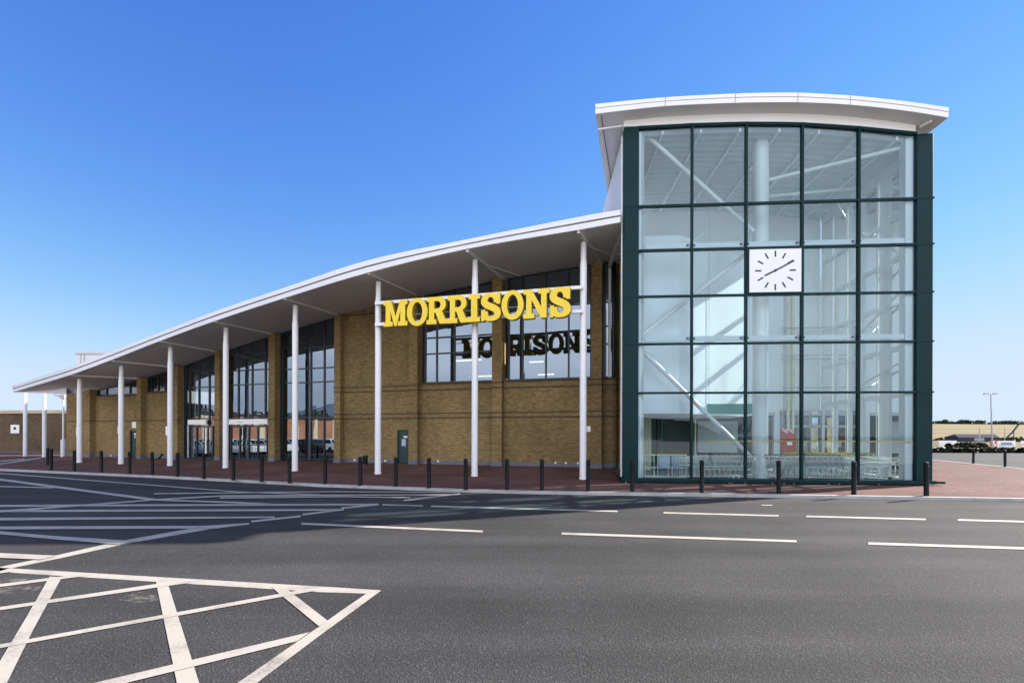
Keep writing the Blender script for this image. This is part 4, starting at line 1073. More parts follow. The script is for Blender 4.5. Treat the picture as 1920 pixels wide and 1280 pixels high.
def bar(ang, r0, r1, wd, y0, y1):
    s_, c_ = math.sin(R(ang)), math.cos(R(ang)); px_, pz_ = c_ * wd / 2, -s_ * wd / 2
    return [(s_ * r0 - px_, y0, c_ * r0 - pz_), (s_ * r1 - px_, y0, c_ * r1 - pz_), (s_ * r1 + px_, y0, c_ * r1 + pz_), (s_ * r0 + px_, y0, c_ * r0 + pz_)]
for h in range(12):
    mk_ = MB(); mk_.extr(bar(h * 30, .50, .72, .052, -.0755, 0), (0, -.008, 0)); mk_.build('hour_marker', M['clockink'], clock)
hn = MB(); hn.extr(bar(62, -.03, .74, .05, -.095, 0), (0, -.008, 0)); hn.build('minute_hand', M['clockink'], clock)
hn = MB(); hn.extr(bar(244, -.03, .42, .055, -.087, 0), (0, -.006, 0)); hn.build('hour_hand', M['clockink'], clock)
hn = MB(); hn.tube((0, -.076, 0), (0, -.11, 0), .045, 12); hn.build('hub', M['clockink'], clock)

# yellow safety tape stuck to the inside of the glass (part of the tower)
for i in range(1, 5):
    z = tp(1450, 826.5, .06).z; MB().box(edges[i] + .06 + (.5 if i == 1 else 0), edges[i + 1] - .06, .045, .05, z - .022, z + .022).build('glass_tape', M['tape'], tower)

# ------------------------------------------------------------------ shopping trolleys inside the tower
def make_trolley(handle_mat):
    t = empty('shopping_trolley', (0, 0, 0))
    b = MB(); r = .006
    def lp(x, y0, y1, z): return (x, y0, z), (x, y1, z)
    xa, xb = -.42, .42; zt, zb = .94, .56
    top = [(xa, -.27, zt + .02), (xb, -.21, zt - .10), (xb, .21, zt - .10), (xa, .27, zt + .02)]
    bot = [(xa + .06, -.23, zb), (xb - .06, -.17, zb + .05), (xb - .06, .17, zb + .05), (xa + .06, .23, zb)]
    for P in (top, bot):
        for i in range(4): b.tube(P[i], P[(i + 1) % 4], r * 1.4, 5)
    for i in range(4):
        p0, p1, q0, q1 = map(Vector, (top[i], top[(i + 1) % 4], bot[i], bot[(i + 1) % 4]))
        kk_ = 9 if i % 2 == 0 else 6
        for j in range(kk_ + 1): b.tube(p0.lerp(p1, j / kk_), q0.lerp(q1, j / kk_), r, 4, cap=False)
        b.tube(p0.lerp(q0, .5), p1.lerp(q1, .5), r, 4, cap=False)
    for j in range(1, 7):
        b.tube(Vector(bot[0]).lerp(Vector(bot[1]), j / 7), Vector(bot[3]).lerp(Vector(bot[2]), j / 7), r, 4, cap=False)
    b.build('basket', M['chrome'], t)
    f = MB(); rr = .013
    for s in (-1, 1):
        f.path([(-.50, s * .27, 1.0), (-.44, s * .27, .90), (-.36, s * .25, .50), (-.40, s * .26, .16)], rr, 6)
        f.path([(-.40, s * .26, .16), (.40, s * .17, .14)], rr, 6); f.path([(-.36, s * .25, .50), (.34, s * .17, .60)], rr, 6)
        f.path([(.40, s * .17, .14), (.37, s * .18, .55)], rr * .8, 6)
    f.tube((-.4, -.26, .16), (-.4, .26, .16), rr, 6); f.tube((.4, -.17, .14), (.4, .17, .14), rr, 6)
    f.build('frame', M['chrome'], t)
    MB().tube((-.51, -.28, 1.01), (-.51, .28, 1.01), .020, 8).build('handle', M[handle_mat], t)
    MB().box(-.47, -.44, -.25, .25, (.86 if handle_mat == 'plas_d' else .80), (.90 if handle_mat == 'plas_d' else 1.07)).build('child_seat', M[handle_mat], t)
    for x, y in ((-.40, -.26), (-.40, .26), (.40, -.17), (.40, .17)):
        MB().tube((x, y - .016, .065), (x, y + .016, .065), .062, 10).build('wheel', M['tyre'], t)
    return t
tro_y = make_trolley('plas_y'); tro_d = make_trolley('plas_d')
first = {id(tro_y): True, id(tro_d): True}
def put_trolley(proto, u, v, rz, label, group):
    o = proto if first[id(proto)] else copy_tree(proto)
    first[id(proto)] = False
    o.location = TF @ Vector((u, v, .032)); o.rotation_euler = (0, 0, TROT + rz)
    tag(o, label, 'trolley', group)
u = tp(1284, 870, 1.0).x
k = 0
while u < tp(1400, 870, 1.0).x - .2:
    put_trolley(tro_d, u, 0.85, R(180), 'wire trolley with dark handle nested left of the white tower column', 'trolleys nested left of the tower column'); u += .20; k += 1
u = tp(1452, 870, .8).x + .1
while u < tp(1600, 870, .8).x - .1:
    put_trolley(tro_d, u, 0.78, 0, 'wire trolley with dark handle in the front nested row right of the column', 'trolleys in the front row'); u += .19
u = tp(1500, 870, 1.7).x
while u < tp(1672, 870, 1.7).x - .3:
    put_trolley(tro_y, u, 1.75, 0, 'wire trolley with yellow handle in the nested row behind', 'trolleys in the yellow handled row'); u += .21
u = tp(1640, 870, .8).x
put_trolley(tro_d, u, .85, 0, 'lone wire trolley standing at the right end beside the glass corner', None)
# wheeled cage with blue bins at the left
cg = empty('roll_cage', TF @ Vector((tp(1245, 880, .9).x, .95, .032)), TROT)
tag(cg, 'white tubular cage holding pale blue bins behind the left glass bay', 'roll cage')
c = MB()
for x in (-.78, -.3, .25, .78):
    for y in (-.3, .3): c.tube((x, y, .06), (x, y, .98), .014, 6)
for z in (.12, .48, .97):
    for y in (-.3, .3): c.tube((-.78, y, z), (.78, y, z), .014, 6)
    for x in (-.78, .78): c.tube((x, -.3, z), (x, .3, z), .014, 6)
c.build('cage_frame', M['notice'], cg)
MB().box(-.80, .80, -.32, -.29, .985, 1.02).build('cage_rail', M['plas_y'], cg)
for x0, x1 in ((-.22, .2), (.32, .70)):
    MB().bbox(x0, x1, -.22, .22, .5, .93, .03).build('bin', M['plas_b'], cg)
for x in (-.7, .7):
    for y in (-.28, .28): MB().tube((x, y - .02, .05), (x, y + .02, .05), .05, 10).build('castor', M['tyre'], cg)
# red poster, green hanging sign
rpz = tp(1478, 845, 3.2); rq = TF @ Vector((tp(1478, 820, 3.2).x, 3.2, .03))
po = empty('poster_board', rq, TROT); tag(po, 'red poster with white marks standing behind the trolleys in the tower', 'poster')
wd = (tp(1492, 820, 3.2).x - tp(1464, 820, 3.2).x) / 2; z1 = tp(1478, 805, 3.2).z; z0 = tp(1478, 852, 3.2).z
MB().box(-wd, wd, -.02, .02, z0 - .03, z1).build('panel', M['red'], po)
pw_ = MB()
for i in range(6): pw_.box(-wd * .8 + i * wd * .27, -wd * .8 + i * wd * .27 + wd * .12, -.024, -.0205, z1 - .10 - (i % 3) * .05, z1 + .0)
pw_.box(-wd * .2, wd * .5, -.024, -.0205, (z0 + z1) / 2 - .15, (z0 + z1) / 2 - .02); pw_.build('print', M['notice'], po)
MB().box(-wd, wd, -.015, .015, 0, z0 - .031).build('stand', M['steelgrey'], po)
gs_l, gs_r = tp(1320, 757, 2.4), tp(1413, 776, 2.4)
gs = empty('hanging_sign', TF @ Vector(((gs_l.x + gs_r.x) / 2, 2.4, gs_r.z)), TROT)
tag(gs, 'plain teal green sign board hanging above the trolleys left of the column', 'sign')
hwd = (gs_r.x - gs_l.x) / 2
MB().bbox(-hwd, hwd, -.03, .03, 0, gs_l.z - gs_r.z, .008).build('board', M['teal'], gs)
MB().box(-hwd, hwd, -.036, -.031, -.045, -.002).build('board_edge', M['notice'], gs)
hz = topT((gs_l.x + gs_r.x) / 2) - .3 - gs_r.z
for s in (-1, 1): MB().tube((s * hwd * .8, 0, gs_l.z - gs_r.z), (s * hwd * .8, 0, hz), .008, 6).build('hanger', M['steelgrey'], gs)

# ------------------------------------------------------------------ bollards
BOL = [(89, 871, 'black bollard just behind the end bollard of the row, by the left canopy end'), (96, 881, 'taller black bollard ending the kerb row by the left canopy end'), (139, 883, 'black bollard at the kerb left of the eighth canopy column'), (190, 885, 'black bollard between the two leftmost front canopy columns'),
       (243, 888, 'black bollard in front of the left green door'), (285.5, 890, 'black bollard with a bent bar leaning behind it'), (333, 893, 'black bollard just right of the third column from the left front'), (382, 896, 'black bollard in front of the narrow left entrance bay'),
       (437.5, 899.5, 'black bollard just right of the column between the two entrance bays'), (490.5, 902, 'black bollard in front of the wide white headed entrance'), (543, 905, 'black bollard just left of the column before the tall doorless glazed bay'), (609.5, 907, 'black bollard at the right end of the tall doorless glazed bay'),
       (675.5, 909.5, 'black bollard in front of the black bin at the brick wall'), (742, 911.5, 'black bollard in front of the right green door'), (804.5, 914, 'black bollard below the first R of the yellow sign'), (873, 916.8, 'black bollard just left of the column below the yellow letter I'),
       (951, 918, 'black bollard below the second letter O of the yellow sign'), (1016, 919, 'black bollard below the yellow letter N'), (1103, 920.5, 'black bollard beside the foot of the rightmost canopy column'), (1185.5, 921, 'black bollard at the left green corner of the glass tower'),
       (1316, 922.6, 'black bollard before the second glass bay of the tower'), (1460.5, 924, 'black bollard below the tower clock'), (1601, 926.5, 'black bollard before the fourth glass bay of the tower'), (1737, 929.2, 'black bollard at the right green corner of the glass tower')]
BB_ = [(1825, 868.5, 'black bollard behind the tower, left of the two on the far kerb'), (1884.5, 874.5, 'black bollard behind the tower, right of the two on the far kerb')]
proto_b = None
for x, y, lab in BOL + BB_:
    p = on_ground(x, y, 0); h = 1.0 if x != 96 else 1.05
    if proto_b is None:
        proto_b = MB().lathe((0, 0, 0), [(.075, -.01), (.072, .02), (.066, .03), (.066, .84), (.070, .845), (.070, .875), (.066, .88), (.066, .955), (.058, .985), (.03, 1.0)], 16).build('bollard', M['black'], smooth=True); o = proto_b
    else:
        o = proto_b.copy(); COL.objects.link(o)
    o.location = p; o.scale = (1, 1, h); o.rotation_euler = (R(random.uniform(-.6, .6)), R(random.uniform(-.6, .6)), random.uniform(0, 3))
    tag(o, lab, 'bollard', 'bollards along the kerb' if y > 879 or x < 100 else 'bollards on the far kerb')
# bent bar behind a bollard, bin and short post by the wall
bp = [on_ground(285, 868.5, .02) + Vector((0, 0, .05))]; q = on_ground(306, 867, 0)
bb = MB(); pts = [at_depth(x, y, q.y) for x, y in ((284, 864.5), (292, 862.5), (299, 858), (304, 851.5))]; pts.insert(0, Vector((pts[0].x - .3, pts[0].y, .05)))
bb.path(pts, .05, 8); bb.lathe(pts[-1] + Vector((0, 0, -.06)), [(.06, 0), (.075, .06), (.05, .12)], 10)
tag(bb.build('bent_post', M['black'], smooth=True), 'bent black metal bar leaning over on the paving under the canopy', 'post')
p = on_ground(684.5, 871, GZ * .85)
bn = empty('litter_bin', p); tag(bn, 'small black litter bin against the brick wall', 'bin')
MB().bbox(-.11, .11, -.11, .11, .04, .42, .03).build('bin_body', M['black'], bn); MB().bbox(-.125, .125, -.125, .125, .425, .50, .03).build('bin_lid', M['plas_d'], bn); MB().box(-.09, .09, -.09, .09, 0, .04).build('bin_base', M['joint'], bn)
p = on_ground(1122, 877, GZ * .9)
tag(MB().lathe((p.x, p.y, p.z), [(.05, -.02), (.045, .02), (.04, .54), (.055, .55), (.055, .62), (.03, .64)], 12).build('marker_post', M['black'], smooth=True), 'short thin black post beside the brick pier next to the tower', 'post')
# notices fixed to columns and walls
def notice(x0, x1, y0, y1, D, lab, off=0.0):
    a = at_depth(x0, y0, D); b = at_depth(x1, y1, D); c = (a + b) / 2
    e = empty('notice_board', Vector((c.x, c.y, b.z)), HALL_ROT * .6); tag(e, lab, 'notice')
    w2, h2 = (b.x - a.x) / 2, a.z - b.z
    MB().bbox(-w2, w2, -.02, .02, 0, h2, .006).build('panel', M['notice'], e)
    return e, w2, h2
kd = [c.y for c in col_base]
notice(142.5, 149, 801, 816.5, kd[7] + .17, 'white notice on the leftmost front canopy column')
notice(220.3, 227, 799, 812, kd[6] + .17, 'white notice on the column left of the left green door')
notice(310.3, 319, 799, 815.5, kd[5] + .17, 'white notice on the column left of the entrance bays')
notice(1099, 1107, 798.5, 809, kd[0] + .17, 'small cream notice on the right of the rightmost canopy column')
e, w2, h2 = notice(247.3, 256.2, 790.5, 802, fD(251, 796) - .06, 'white rounded notice on brick above the left green door')
# ------------------------------------------------------------------ far left yard wall
YA = on_ground(-420, 846.5, 0); YB = on_ground(128, 850.5, 0)
d = (YB - YA).normalized(); yr = math.atan2(d.y, d.x)
yw = empty('yard_wall', YA, yr); tag(yw, 'brown brick yard wall with sunlit stone coping beyond the canopy end', 'wall')
YL = (YB - YA).length
zc0 = at_depth(0, 775.5, on_ground(0, 849.2, 0).y).z
MB().box(0, YL + 2, 0, .35, .25, zc0 - .02).build('wall', M['brick_yard'], yw)
MB().box(-.02, YL + 2.02, -.03, .38, 0, .25).build('plinth', M['joint'], yw)
cp = MB()
for i in range(int(YL / 1.2) + 2): cp.box(i * 1.2, i * 1.2 + 1.19, -.12, .47, zc0, zc0 + .30)
cp.build('coping', M['capstone'], yw)
ys = empty('wall_notice', Vector((0, 0, 0))); 
def on_yard(x, y):
    a, b = ray(x, y); nn = Vector((-d.y, d.x, 0)); D = nn.dot(YA) / (nn.x * a + nn.y); return at_depth(x, y, D)
pa, pb = on_yard(21.5, 796), on_yard(37.5, 812)
ys.location = ((pa.x + pb.x) / 2, (pa.y + pb.y) / 2 - .06, pb.z); ys.rotation_euler = (0, 0, yr)
tag(ys, 'square white notice with a black dot on the yard wall', 'notice')
hw_ = (pb.x - pa.x) / 2; hh_ = pa.z - pb.z
MB().bbox(-hw_, hw_, -.02, .02, 0, hh_, .005).build('panel', M['notice'], ys); MB().tube((0, -.02, hh_ * .58), (0, -.03, hh_ * .58), .14, 12).build('dot', M['clockink'], ys)

# ------------------------------------------------------------------ foliage helper
def crown(mb, c, rx, ry, rz, nleaf, size, rnd, clumps=9):
    cl = []
    for i in range(clumps):
        a = rnd.uniform(0, 2 * math.pi); h = rnd.uniform(-.8, .9); rr = math.sqrt(max(0, 1 - h * h)) * rnd.uniform(.3, .8)
        cl.append((Vector((c[0] + rx * rr * math.cos(a), c[1] + ry * rr * math.sin(a), c[2] + rz * h * .75)), rnd.uniform(.32, .6)))
    for i in range(nleaf):
        q, s = rnd.choice(cl)
        while True:
            v = Vector((rnd.uniform(-1, 1), rnd.uniform(-1, 1), rnd.uniform(-1, 1)))
            if .1 < v.length < 1: break
        v = v.normalized() * v.length ** .5
        p = q + Vector((v.x * rx * s, v.y * ry * s, v.z * rz * s))
        nn = (v + Vector((rnd.uniform(-.6, .6), rnd.uniform(-.6, .6), rnd.uniform(-.3, .9)))).normalized()
        a_ = nn.orthogonal().normalized(); a_.rotate(Matrix.Rotation(rnd.uniform(0, 6.3), 3, nn)); b_ = nn.cross(a_); sz = size * rnd.uniform(.6, 1.4)
        mb.quad(p - a_ * sz - b_ * sz * .6, p + a_ * sz - b_ * sz * .6, p + a_ * sz * .8 + b_ * sz * .7, p - a_ * sz * .8 + b_ * sz * .6)
def tree(loc, h, w_, lab, seed, nleaf=500, grp=None, name='tree', size=None):
    rnd = random.Random(seed); t = empty(name, loc); tag(t, lab, 'tree', grp)
    k = MB(); k.tube((0, 0, -.2), (rnd.uniform(-.2, .2), 0, h * .45), h * .03, 8, h * .018)
    for i in range(4):
        a = i * 1.6 + rnd.random(); k.tube((0, 0, h * .3), (math.cos(a) * w_ * .3, math.sin(a) * w_ * .3, h * .65), h * .014, 6, h * .006)
    k.build('trunk', M['bark'], t)
    cmb = MB(); crown(cmb, (0, 0, h * .6), w_ / 2, w_ / 2, h * .42, nleaf, size or h * .035, rnd); cmb.build('crown', M['leaf'], t)
    return t

# ------------------------------------------------------------------ right background: verge, hedge, boards, barn, field, trees
vg = MB(); 
vg.quad((44, 56.5, ROADZ + .01), (170, 56.5, ROADZ + .01), (420, 190, ROADZ + .01), (60, 190, ROADZ + .01))
tag(vg.build('rough_ground', M['scrub']), kind='structure')
rnd = random.Random(3); hg = MB()
for i in range(2600):
    x = rnd.uniform(43, 96); p = Vector((x, 56.2 + rnd.uniform(-.5, .7), rnd.uniform(-.1, .50) * rnd.uniform(.75, 1)))
    nn = Vector((rnd.uniform(-1, 1), rnd.uniform(-1, .3), rnd.uniform(-.2, 1))).normalized(); a_ = nn.orthogonal().normalized(); b_ = nn.cross(a_); s_ = rnd.uniform(.08, .2)
    hg.quad(p - a_ * s_ - b_ * s_, p + a_ * s_ - b_ * s_, p + a_ * s_ + b_ * s_, p - a_ * s_ + b_ * s_)
hg.box(43, 96, 56, 56.5, -.1, .42)
hdg = hg.build('clipped_hedge', M['hedge']); tag(hdg, 'low dark clipped hedge along the far edge of the car park', 'hedge')
# rising stubble field
fl = MB(); NX, NY = 24, 14
def field_z(x, y):
    t = max(0, min(1, (y - 190) / 520)); s = t * t * (3 - 2 * t)
    return -.08 + 21.2 * (0.35 * t + .65 * s) + 1.2 * math.sin(x * .006) * t - max(0, y - 760) * .02
gx = [-200 + 2200 * i / NX for i in range(NX + 1)]; gy = [190 + 900 * j / NY for j in range(NY + 1)]
for i in range(NX):
    for j in range(NY):
        q = [(gx[i], gy[j]), (gx[i + 1], gy[j]), (gx[i + 1], gy[j + 1]), (gx[i], gy[j + 1])]
        fl.quad(*[(x, y, field_z(x, y)) for x, y in q])
tag(fl.build('field', M['field'], smooth=True), kind='structure')
tk = MB()
for (y0, y1, wd_) in ((420, 360, 3.0), (560, 600, 3.0), (330, 345, 2)):
    K = 30
    for i in range(K):
        xa, xb = 150 + 900 * i / K, 150 + 900 * (i + 1) / K; ya, yb = lerp(y0, y1, i / K), lerp(y0, y1, (i + 1) / K)
        tk.quad((xa, ya, field_z(xa, ya) + .25), (xb, yb, field_z(xb, yb) + .25), (xb, yb + wd_, field_z(xb, yb + wd_) + .25), (xa, ya + wd_, field_z(xa, ya + wd_) + .25))
tag(tk.build('field_track', M['track']), kind='structure')
crest = [(1752, 9, 16, 'dark tree on the field crest right beside the tower edge'), (1766, 14, 13, 'tallest narrow tree on the crest, just right of the tower'), (1772, 10, 22, 'round tree on the crest right of the tallest narrow one'), (1798, 8.5, 18, 'small rounded tree on the crest, left of the broadest clump'), (1812, 12, 30, 'broadest dark tree on the crest left of the lamp post'), (1835, 11, 20, 'domed tree on the crest just left of the lamp post'), (1866, 8, 24, 'low tree on the crest just right of the lamp post'), (1880, 11.5, 26, 'wide dark tree on the crest right of the lamp post'), (1900, 12.5, 30, 'large domed tree on the crest near the right picture edge'), (1916, 9.5, 24, 'low crest tree cut by the right picture edge')]
for i, (x, h, w_, lab) in enumerate(crest):
    p = at_depth(x, 792, 730); p.z = field_z(p.x, 730) - .8
    tree(p, h * .68, w_, lab, 100 + i, 700, 'trees on the field crest', size=.95)
for i, x in enumerate((1640, 1668, 1688, 1715)):
    p = at_depth(x, 792, 740); p.z = field_z(p.x, 740) - .8
    tree(p, 9 + i, 22, ['crest tree seen through the fourth tower bay', 'crest tree seen through the glass left of the white side post', 'crest tree seen through the glass right of the white side post', 'crest tree hidden mostly by the tower corner post'][i], 140 + i, 300, 'trees on the field crest', size=.8)
# low hedge line at the crest foot and along the field bottom: one mass
hl_ = MB(); rnd = random.Random(5)
for i in range(2600):
    x = rnd.uniform(480, 860); y = 742; z = field_z(x, y); hgt = .9 + 1.0 * abs(math.sin(x * .03) + .4 * math.sin(x * .11))
    p = Vector((x, y + rnd.uniform(-2, 2), z + rnd.uniform(-.5, hgt))); s_ = rnd.uniform(.5, 1.2)
    hl_.quad(p + Vector((-s_, 0, -s_)), p + Vector((s_, rnd.uniform(-.5, .5), -s_ * .8)), p + Vector((s_ * .8, 0, s_)), p + Vector((-s_, 0, s_ * .7)))
tag(hl_.build('crest_hedgerow', M['leaf']), 'dark hedgerow running along the top of the stubble field', 'hedgerow', kind='stuff')
hl2 = MB()
for i in range(1500):
    x = rnd.uniform(150, 330); y = 192; hgt = 1.0 + .8 * abs(math.sin(x * .13))
    p = Vector((x, y + rnd.uniform(-1, 1), rnd.uniform(-.2, hgt))); s_ = rnd.uniform(.25, .6)
    hl2.quad(p + Vector((-s_, 0, -s_)), p + Vector((s_, rnd.uniform(-.3, .3), -s_ * .8)), p + Vector((s_ * .8, 0, s_)), p + Vector((-s_, 0, s_ * .7)))
tag(hl2.build('field_hedgerow', M['leaf']), 'ragged hedgerow along the bottom of the stubble field', 'hedgerow', kind='stuff')
# barn
bx0, bx1 = at_depth(1797, 815, 185).x, at_depth(1876, 815, 185).x
bo = empty('barn', ((bx0 + bx1) / 2, 185, 0)); tag(bo, 'long low slate grey barn with a pale middle section below the field', 'barn')
hwB = (bx1 - bx0) / 2
MB().box(-hwB, hwB, 0, 6, -.1, 1.6).build('wall', M['barn'], bo)
rr_ = MB(); rr_.extr([(-hwB - .3, -.4, 1.6), (-hwB - .3, 6.4, 1.6), (-hwB + 1.2, 3, 2.9)], (hwB * 2 - .3, 0, 0)); rr_.build('roof', M['barn'], bo)
MB().box(-hwB * .25, hwB * .22, -.06, -.001, .2, 1.55).build('door', M['barnlight'], bo)
# boards behind the hedge
def board(x0, x1, y0, y1, D, mats, lab, parts=()):
    a, b = at_depth(x0, y0, D), at_depth(x1, y1, D)
    o = empty('hoarding_board', ((a.x + b.x) / 2, D, 0)); tag(o, lab, 'hoarding', 'boards behind the hedge')
    hw = (b.x - a.x) / 2; MB().box(-hw, hw, -.03, .03, b.z, a.z).build('panel', M[mats], o)
    for s in (-1, 1): MB().box(s * hw * .85 - .05, s * hw * .85 + .05, .031, .12, ROADZ, a.z).build('post', M['steelgrey'], o)
    for (q0, q1, r0, r1, mt) in parts:
        MB().box(lerp(-hw, hw, q0), lerp(-hw, hw, q1), -.036, -.0305, lerp(b.z, a.z, r0), lerp(b.z, a.z, r1)).build('print', M[mt], o)
board(1746, 1760, 825.5, 838, 72, 'capstone', 'tan board behind the hedge nearest the tower')
board(1760.5, 1794, 825.5, 838, 73, 'notice', 'long white board behind the hedge with a dark shrub in front')
board(1857, 1869, 825, 837, 72, 'orange', 'orange and white board behind the hedge beside the lamp post', [(.25, .6, .5, .9, 'notice'), (.5, .9, .1, .4, 'notice')])
board(1869.5, 1904, 826, 837.5, 72, 'notice', 'white banner with blue print behind the hedge near the right edge', [(.2, .8, .42, .72, 'blueink'), (.1, .9, .22, .34, 'blueink')])
board(1914, 1960, 826, 838, 74, 'notice', 'white board behind the hedge cut by the right picture edge', [(.0, .9, .3, .5, 'plas_y')])
def shrub(x, y, D, w_, h, lab, seed):
    p = at_depth(x, y, D); p.z = ROADZ; r_ = random.Random(seed); s = empty('shrub', p); tag(s, lab, 'shrub')
    m_ = MB(); crown(m_, (0, 0, h * .5), w_ / 2, w_ / 3, h * .45, 420, .16, r_, 9); m_.build('foliage', M['hedge'], s)
    k_ = MB()
    for i in range(4): k_.tube((0, 0, 0), (r_.uniform(-.4, .4) * w_, r_.uniform(-.2, .2), h * .6), .03, 5, .012)
    k_.build('stem', M['bark'], s)
shrub(1779, 830, 68, .9, 1.0, 'small dark round shrub before the long white board', 1)
shrub(1812, 832, 70, 3.0, 1.1, 'wide brown scrub bush left of the lamp post', 2)
shrub(1838, 832, 71, 2.2, 1.05, 'reddish scrub bush just left of the lamp post foot', 3)
# lamp post
lp = on_ground(1861, 848.5, ROADZ); ltop = at_depth(1857.5, 738, lp.y)
lo = empty('street_lamp', lp); tag(lo, 'slim grey twin headed lamp post at the far edge of the car park', 'street lamp')
H_ = ltop.z - lp.z; dx_ = ltop.x - lp.x
MB().tube((0, 0, 0), (dx_, 0, H_), .085, 10, .05).build('pole', M['steelgrey'], lo, smooth=True)
MB().tube((dx_ - .35, 0, H_), (dx_ + .35, 0, H_), .03, 8).build('arm', M['steelgrey'], lo)
for s in (-1, 1):
    MB().bbox(dx_ + s * .56 - .25, dx_ + s * .56 + .25, -.14, .14, H_ - .06, H_ + .07, .05).build('lamp_head', M['steelgrey'], lo)
# thin poles and an inclined conveyor at the far right
for x, yt, yb, D, lab in ((1836.5, 801, 824, 120, 'thin grey pole left of the lamp post before the field'), (1884, 801, 822, 130, 'thin dark pole before the field right of the lamp post')):
    p = at_depth(x, yb, D); t_ = at_depth(x, yt, D); z0 = p.z - .6
    tag(MB().tube((p.x, D, ROADZ), (t_.x, D, t_.z), .12, 8, .08).build('pole', M['steelgrey']), lab, 'pole')
cv = empty('farm_conveyor', at_depth(1885, 822, 110) * 1.0); tag(cv, 'dark inclined farm conveyor rising towards the right picture edge', 'conveyor')
cv.location.z = 0
c0 = at_depth(1885, 823, 110) - cv.location; c1 = at_depth(1911, 794, 110) - cv.location; c2 = at_depth(1932, 793, 110) - cv.location
MB().path([c0, c0.lerp(c1, .5) + Vector((.15, 0, -.05)), c1], .16, 8).build('chute', M['barn'], cv); MB().path([c1, c2], .2, 8).build('boom', M['barn'], cv)
MB().tube(c0.lerp(c1, .6), (c0.lerp(c1, .6).x, 0, 0), .08, 6).tube(c2, (c2.x, 0, 0), .1, 6).build('leg', M['barn'], cv)

# ------------------------------------------------------------------ left and rear surroundings (seen mirrored in the glass)
def make_car(paint):
    t = empty('parked_car', (0, 0, 0))
    b = MB()
    prof = [(-2.1, .28), (-2.15, .62), (-2.0, .82), (-1.45, .90), (-1.2, .93), (-.55, 1.36), (.2, 1.46), (1.1, 1.42), (1.7, 1.0), (2.05, .92), (2.12, .6), (2.05, .28)]
    low = [p for p in prof if p[1] < .96] 
    body = [(-2.1, .28), (-2.15, .62), (-2.0, .80), (-1.2, .93), (1.75, .98), (2.05, .92), (2.12, .6), (2.05, .28)]
    def sec(pr, y, sc=1.0): return [(x * sc, y, z) for x, z in pr]
    def skin(pr, ys, scs):
        rings = [sec(pr, y, s) for y, s in zip(ys, scs)]; m_ = len(pr)
        for r0, r1 in zip(rings, rings[1:]):
            for i in range(m_): b.quad(r0[i], r0[(i + 1) % m_], r1[(i + 1) % m_], r1[i])
        b.poly(rings[0][::-1]); b.poly(rings[-1])
    skin(body, (-.85, -.8, -.4, .4, .8, .85), (.94, .985, 1, 1, .985, .94))
    roof = [(-.62, 1.34), (-.5, 1.40), (.2, 1.47), (1.0, 1.43), (1.2, 1.36)]
    skin(roof, (-.62, -.5, .5, .62), (.97, 1, 1, .97))
    for x0, x1, x2, x3 in ((-1.2, -1.13, -.53, -.60), (.12, .2, .16, .08), (1.62, 1.72, 1.14, 1.04)):
        for s in (-1, 1): b.hexa([(x0, s * .83 - .025, .93), (x1, s * .83 - .025, .93), (x1, s * .83 + .025, .93), (x0, s * .83 + .025, .93), (x3, s * .62 - .025, 1.38), (x2, s * .62 - .025, 1.38), (x2, s * .62 + .025, 1.38), (x3, s * .62 + .025, 1.38)])
    b.build('body', M[paint], t)
    g = MB(); lo = [(-1.18, -.8, .94), (1.68, -.8, .97), (1.68, .8, .97), (-1.18, .8, .94)]; hi = [(-.56, -.6, 1.36), (1.10, -.6, 1.37), (1.10, .6, 1.37), (-.56, .6, 1.36)]
    g.hexa(lo + hi); g.build('windows', M['carglass'], t)
    for x in (-1.35, 1.3):
        for s in (-1, 1): MB().tube((x, s * .72, .31), (x, s * .87, .31), .31, 16).build('wheel', M['tyre'], t)
    for s in (-1, 1): MB().box(-2.16, -2.08, s * .55 - .16, s * .55 + .16, .62, .75).build('headlight', M['notice'], t)
    return t
protos = {k_: make_car(k_) for k_ in ('carwhite', 'carsilver', 'carblack')}
firstc = {k_: True for k_ in protos}
cname = {'carwhite': 'white', 'carsilver': 'silver', 'carblack': 'black'}
rnd = random.Random(11)
seq = ['carwhite', 'carsilver', 'carwhite', 'carwhite', 'carblack', 'carwhite', 'carsilver', 'carwhite', 'carwhite', 'carwhite', 'carblack', 'carwhite']
for i in range(24):
    kk_ = seq[i % len(seq)]; row = i // 12; j = i % 12
    o = protos[kk_] if firstc[kk_] else copy_tree(protos[kk_]); firstc[kk_] = False
    bx = -34 - row * 7.5 - rnd.uniform(-.3, .3); by = 25 - j * 2.8
    o.location = (bx, by, ROADZ); o.rotation_euler = (0, 0, R(-6 + (180 if rnd.random() < .3 else 0) + rnd.uniform(-2, 2)))
    tag(o, f'{cname[kk_]} hatchback parked in the left car park, mirrored in the store windows', 'car', f'{cname[kk_]} cars parked in the left car park')
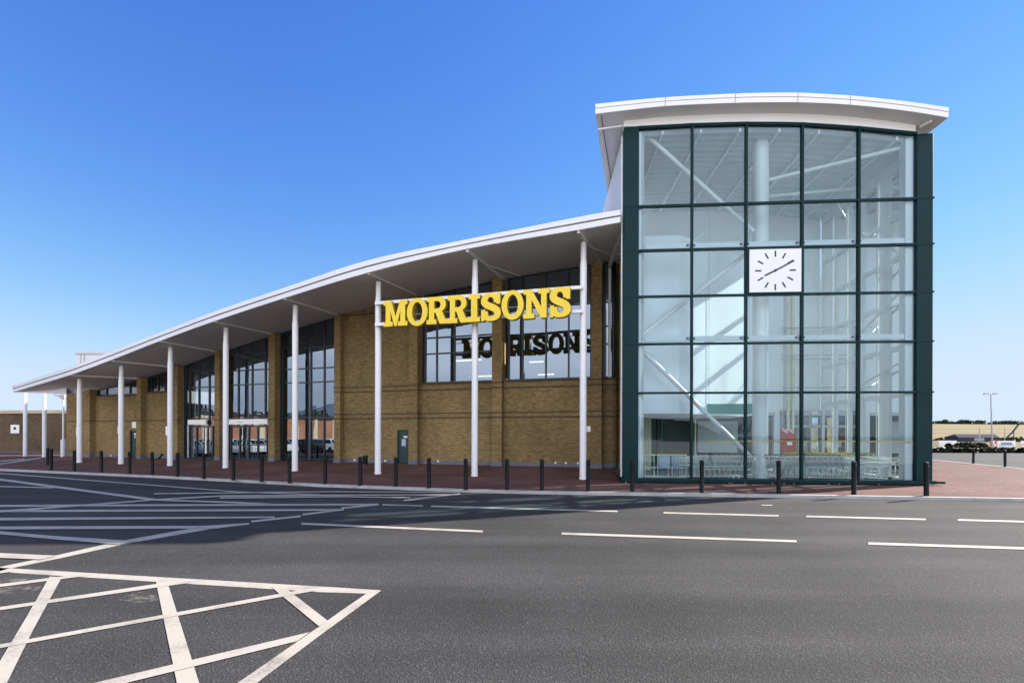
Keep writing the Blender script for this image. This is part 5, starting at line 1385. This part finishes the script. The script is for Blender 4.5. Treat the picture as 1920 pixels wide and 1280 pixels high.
# terracotta retail building and cream neighbour
rbld = empty('brick_shop', (-84, -10, ROADZ), R(90 - 8)); tag(rbld, 'long terracotta brick building with pale piers, mirrored in the store windows', 'building')
MB().box(-30, 30, 0, 12, 0, 5.6).build('wall', M['terracotta'], rbld)
for i in range(16): MB().box(-29 + i * 3.7, -27.6 + i * 3.7, .02 - .3, -.001, 0, 5.6).build('pier', M['render'], rbld)
MB().box(-30.4, 30.4, -.5, 12.4, 5.61, 6.1).build('roof', M['barn'], rbld)
cbld = empty('rendered_house', (-84, 38, ROADZ), R(90)); tag(cbld, 'cream rendered house with hipped roof beside the terracotta building', 'house')
MB().box(-8, 8, 0, 9, 0, 4.6).build('wall', M['render'], cbld)
rh = MB(); rh.add([(-8.5, -.5, 4.61), (8.5, -.5, 4.61), (8.5, 9.5, 4.61), (-8.5, 9.5, 4.61), (-4.5, 4.5, 7.6), (4.5, 4.5, 7.6)], [(0, 1, 5, 4), (1, 2, 5), (2, 3, 4, 5), (3, 0, 4), (3, 2, 1, 0)]); rh.build('roof', M['terracotta'], cbld)
for x in (-5, 0, 5): MB().box(x - .8, x + .8, -.03, -.001, 1.2, 3.0).build('window', M['carglass'], cbld)
for i in range(11):
    r_ = random.Random(700 + i)
    tree((-113 + r_.uniform(-3, 3), -58 + i * 8.5, ROADZ), r_.uniform(7.2, 9.4), r_.uniform(11, 14), 'bushy tree in the row beyond the terracotta building, mirrored in the store windows', 300 + i, 520, 'trees beyond the terracotta building', size=.5)
for i, (x, y, h, w_) in enumerate(((-45, -190, 8, 13), (8, -200, 7, 15), (34, -195, 9, 14), (-15, -205, 7, 16), (75, -200, 9, 18), (52, -190, 8, 13))):
    tree((x, y, ROADZ), h, w_, 'bushy tree far behind the photographer, mirrored in the tower glass', 400 + i, 420, 'trees behind the photographer', size=.5)
# far hills on the left, low land behind
def ridge(name, pts, y0, depth, base, mat):
    mb = MB(); 
    for (xa, ya, za), (xb, yb, zb) in zip(pts, pts[1:]):
        c = Vector((-.9, -.42, 0)) * depth
        A, B = Vector((xa, ya, base)), Vector((xb, yb, base)); At, Bt = Vector((xa, ya, za)) + c * .5, Vector((xb, yb, zb)) + c * .5
        mb.quad(A, B, Bt, At); mb.quad(At, Bt, B + c, A + c)
    return tag(mb.build(name, mat, smooth=True), kind='structure')
rnd = random.Random(21); pts = []
for i in range(40):
    t = i / 39; ang = R(lerp(150, 262, t)); rad = 900
    z = 74 + 36 * math.sin(t * 9) + 22 * math.sin(t * 23 + 1) + 9 * math.sin(t * 57) + rnd.uniform(-4, 4)
    pts.append((rad * math.cos(ang), rad * math.sin(ang), max(15, z)))
ridge('hills', pts, 0, 300, -2, M['hill'])
pts = []
for i in range(50):
    t = i / 49; ang = R(lerp(140, 290, t)); rad = 300
    pts.append((rad * math.cos(ang), rad * math.sin(ang), 9 + 3 * math.sin(t * 14) + 2.5 * math.sin(t * 41) + rnd.uniform(-1, 1)))
ridge('wooded_hills', pts, 0, 60, -1, M['hedge'])
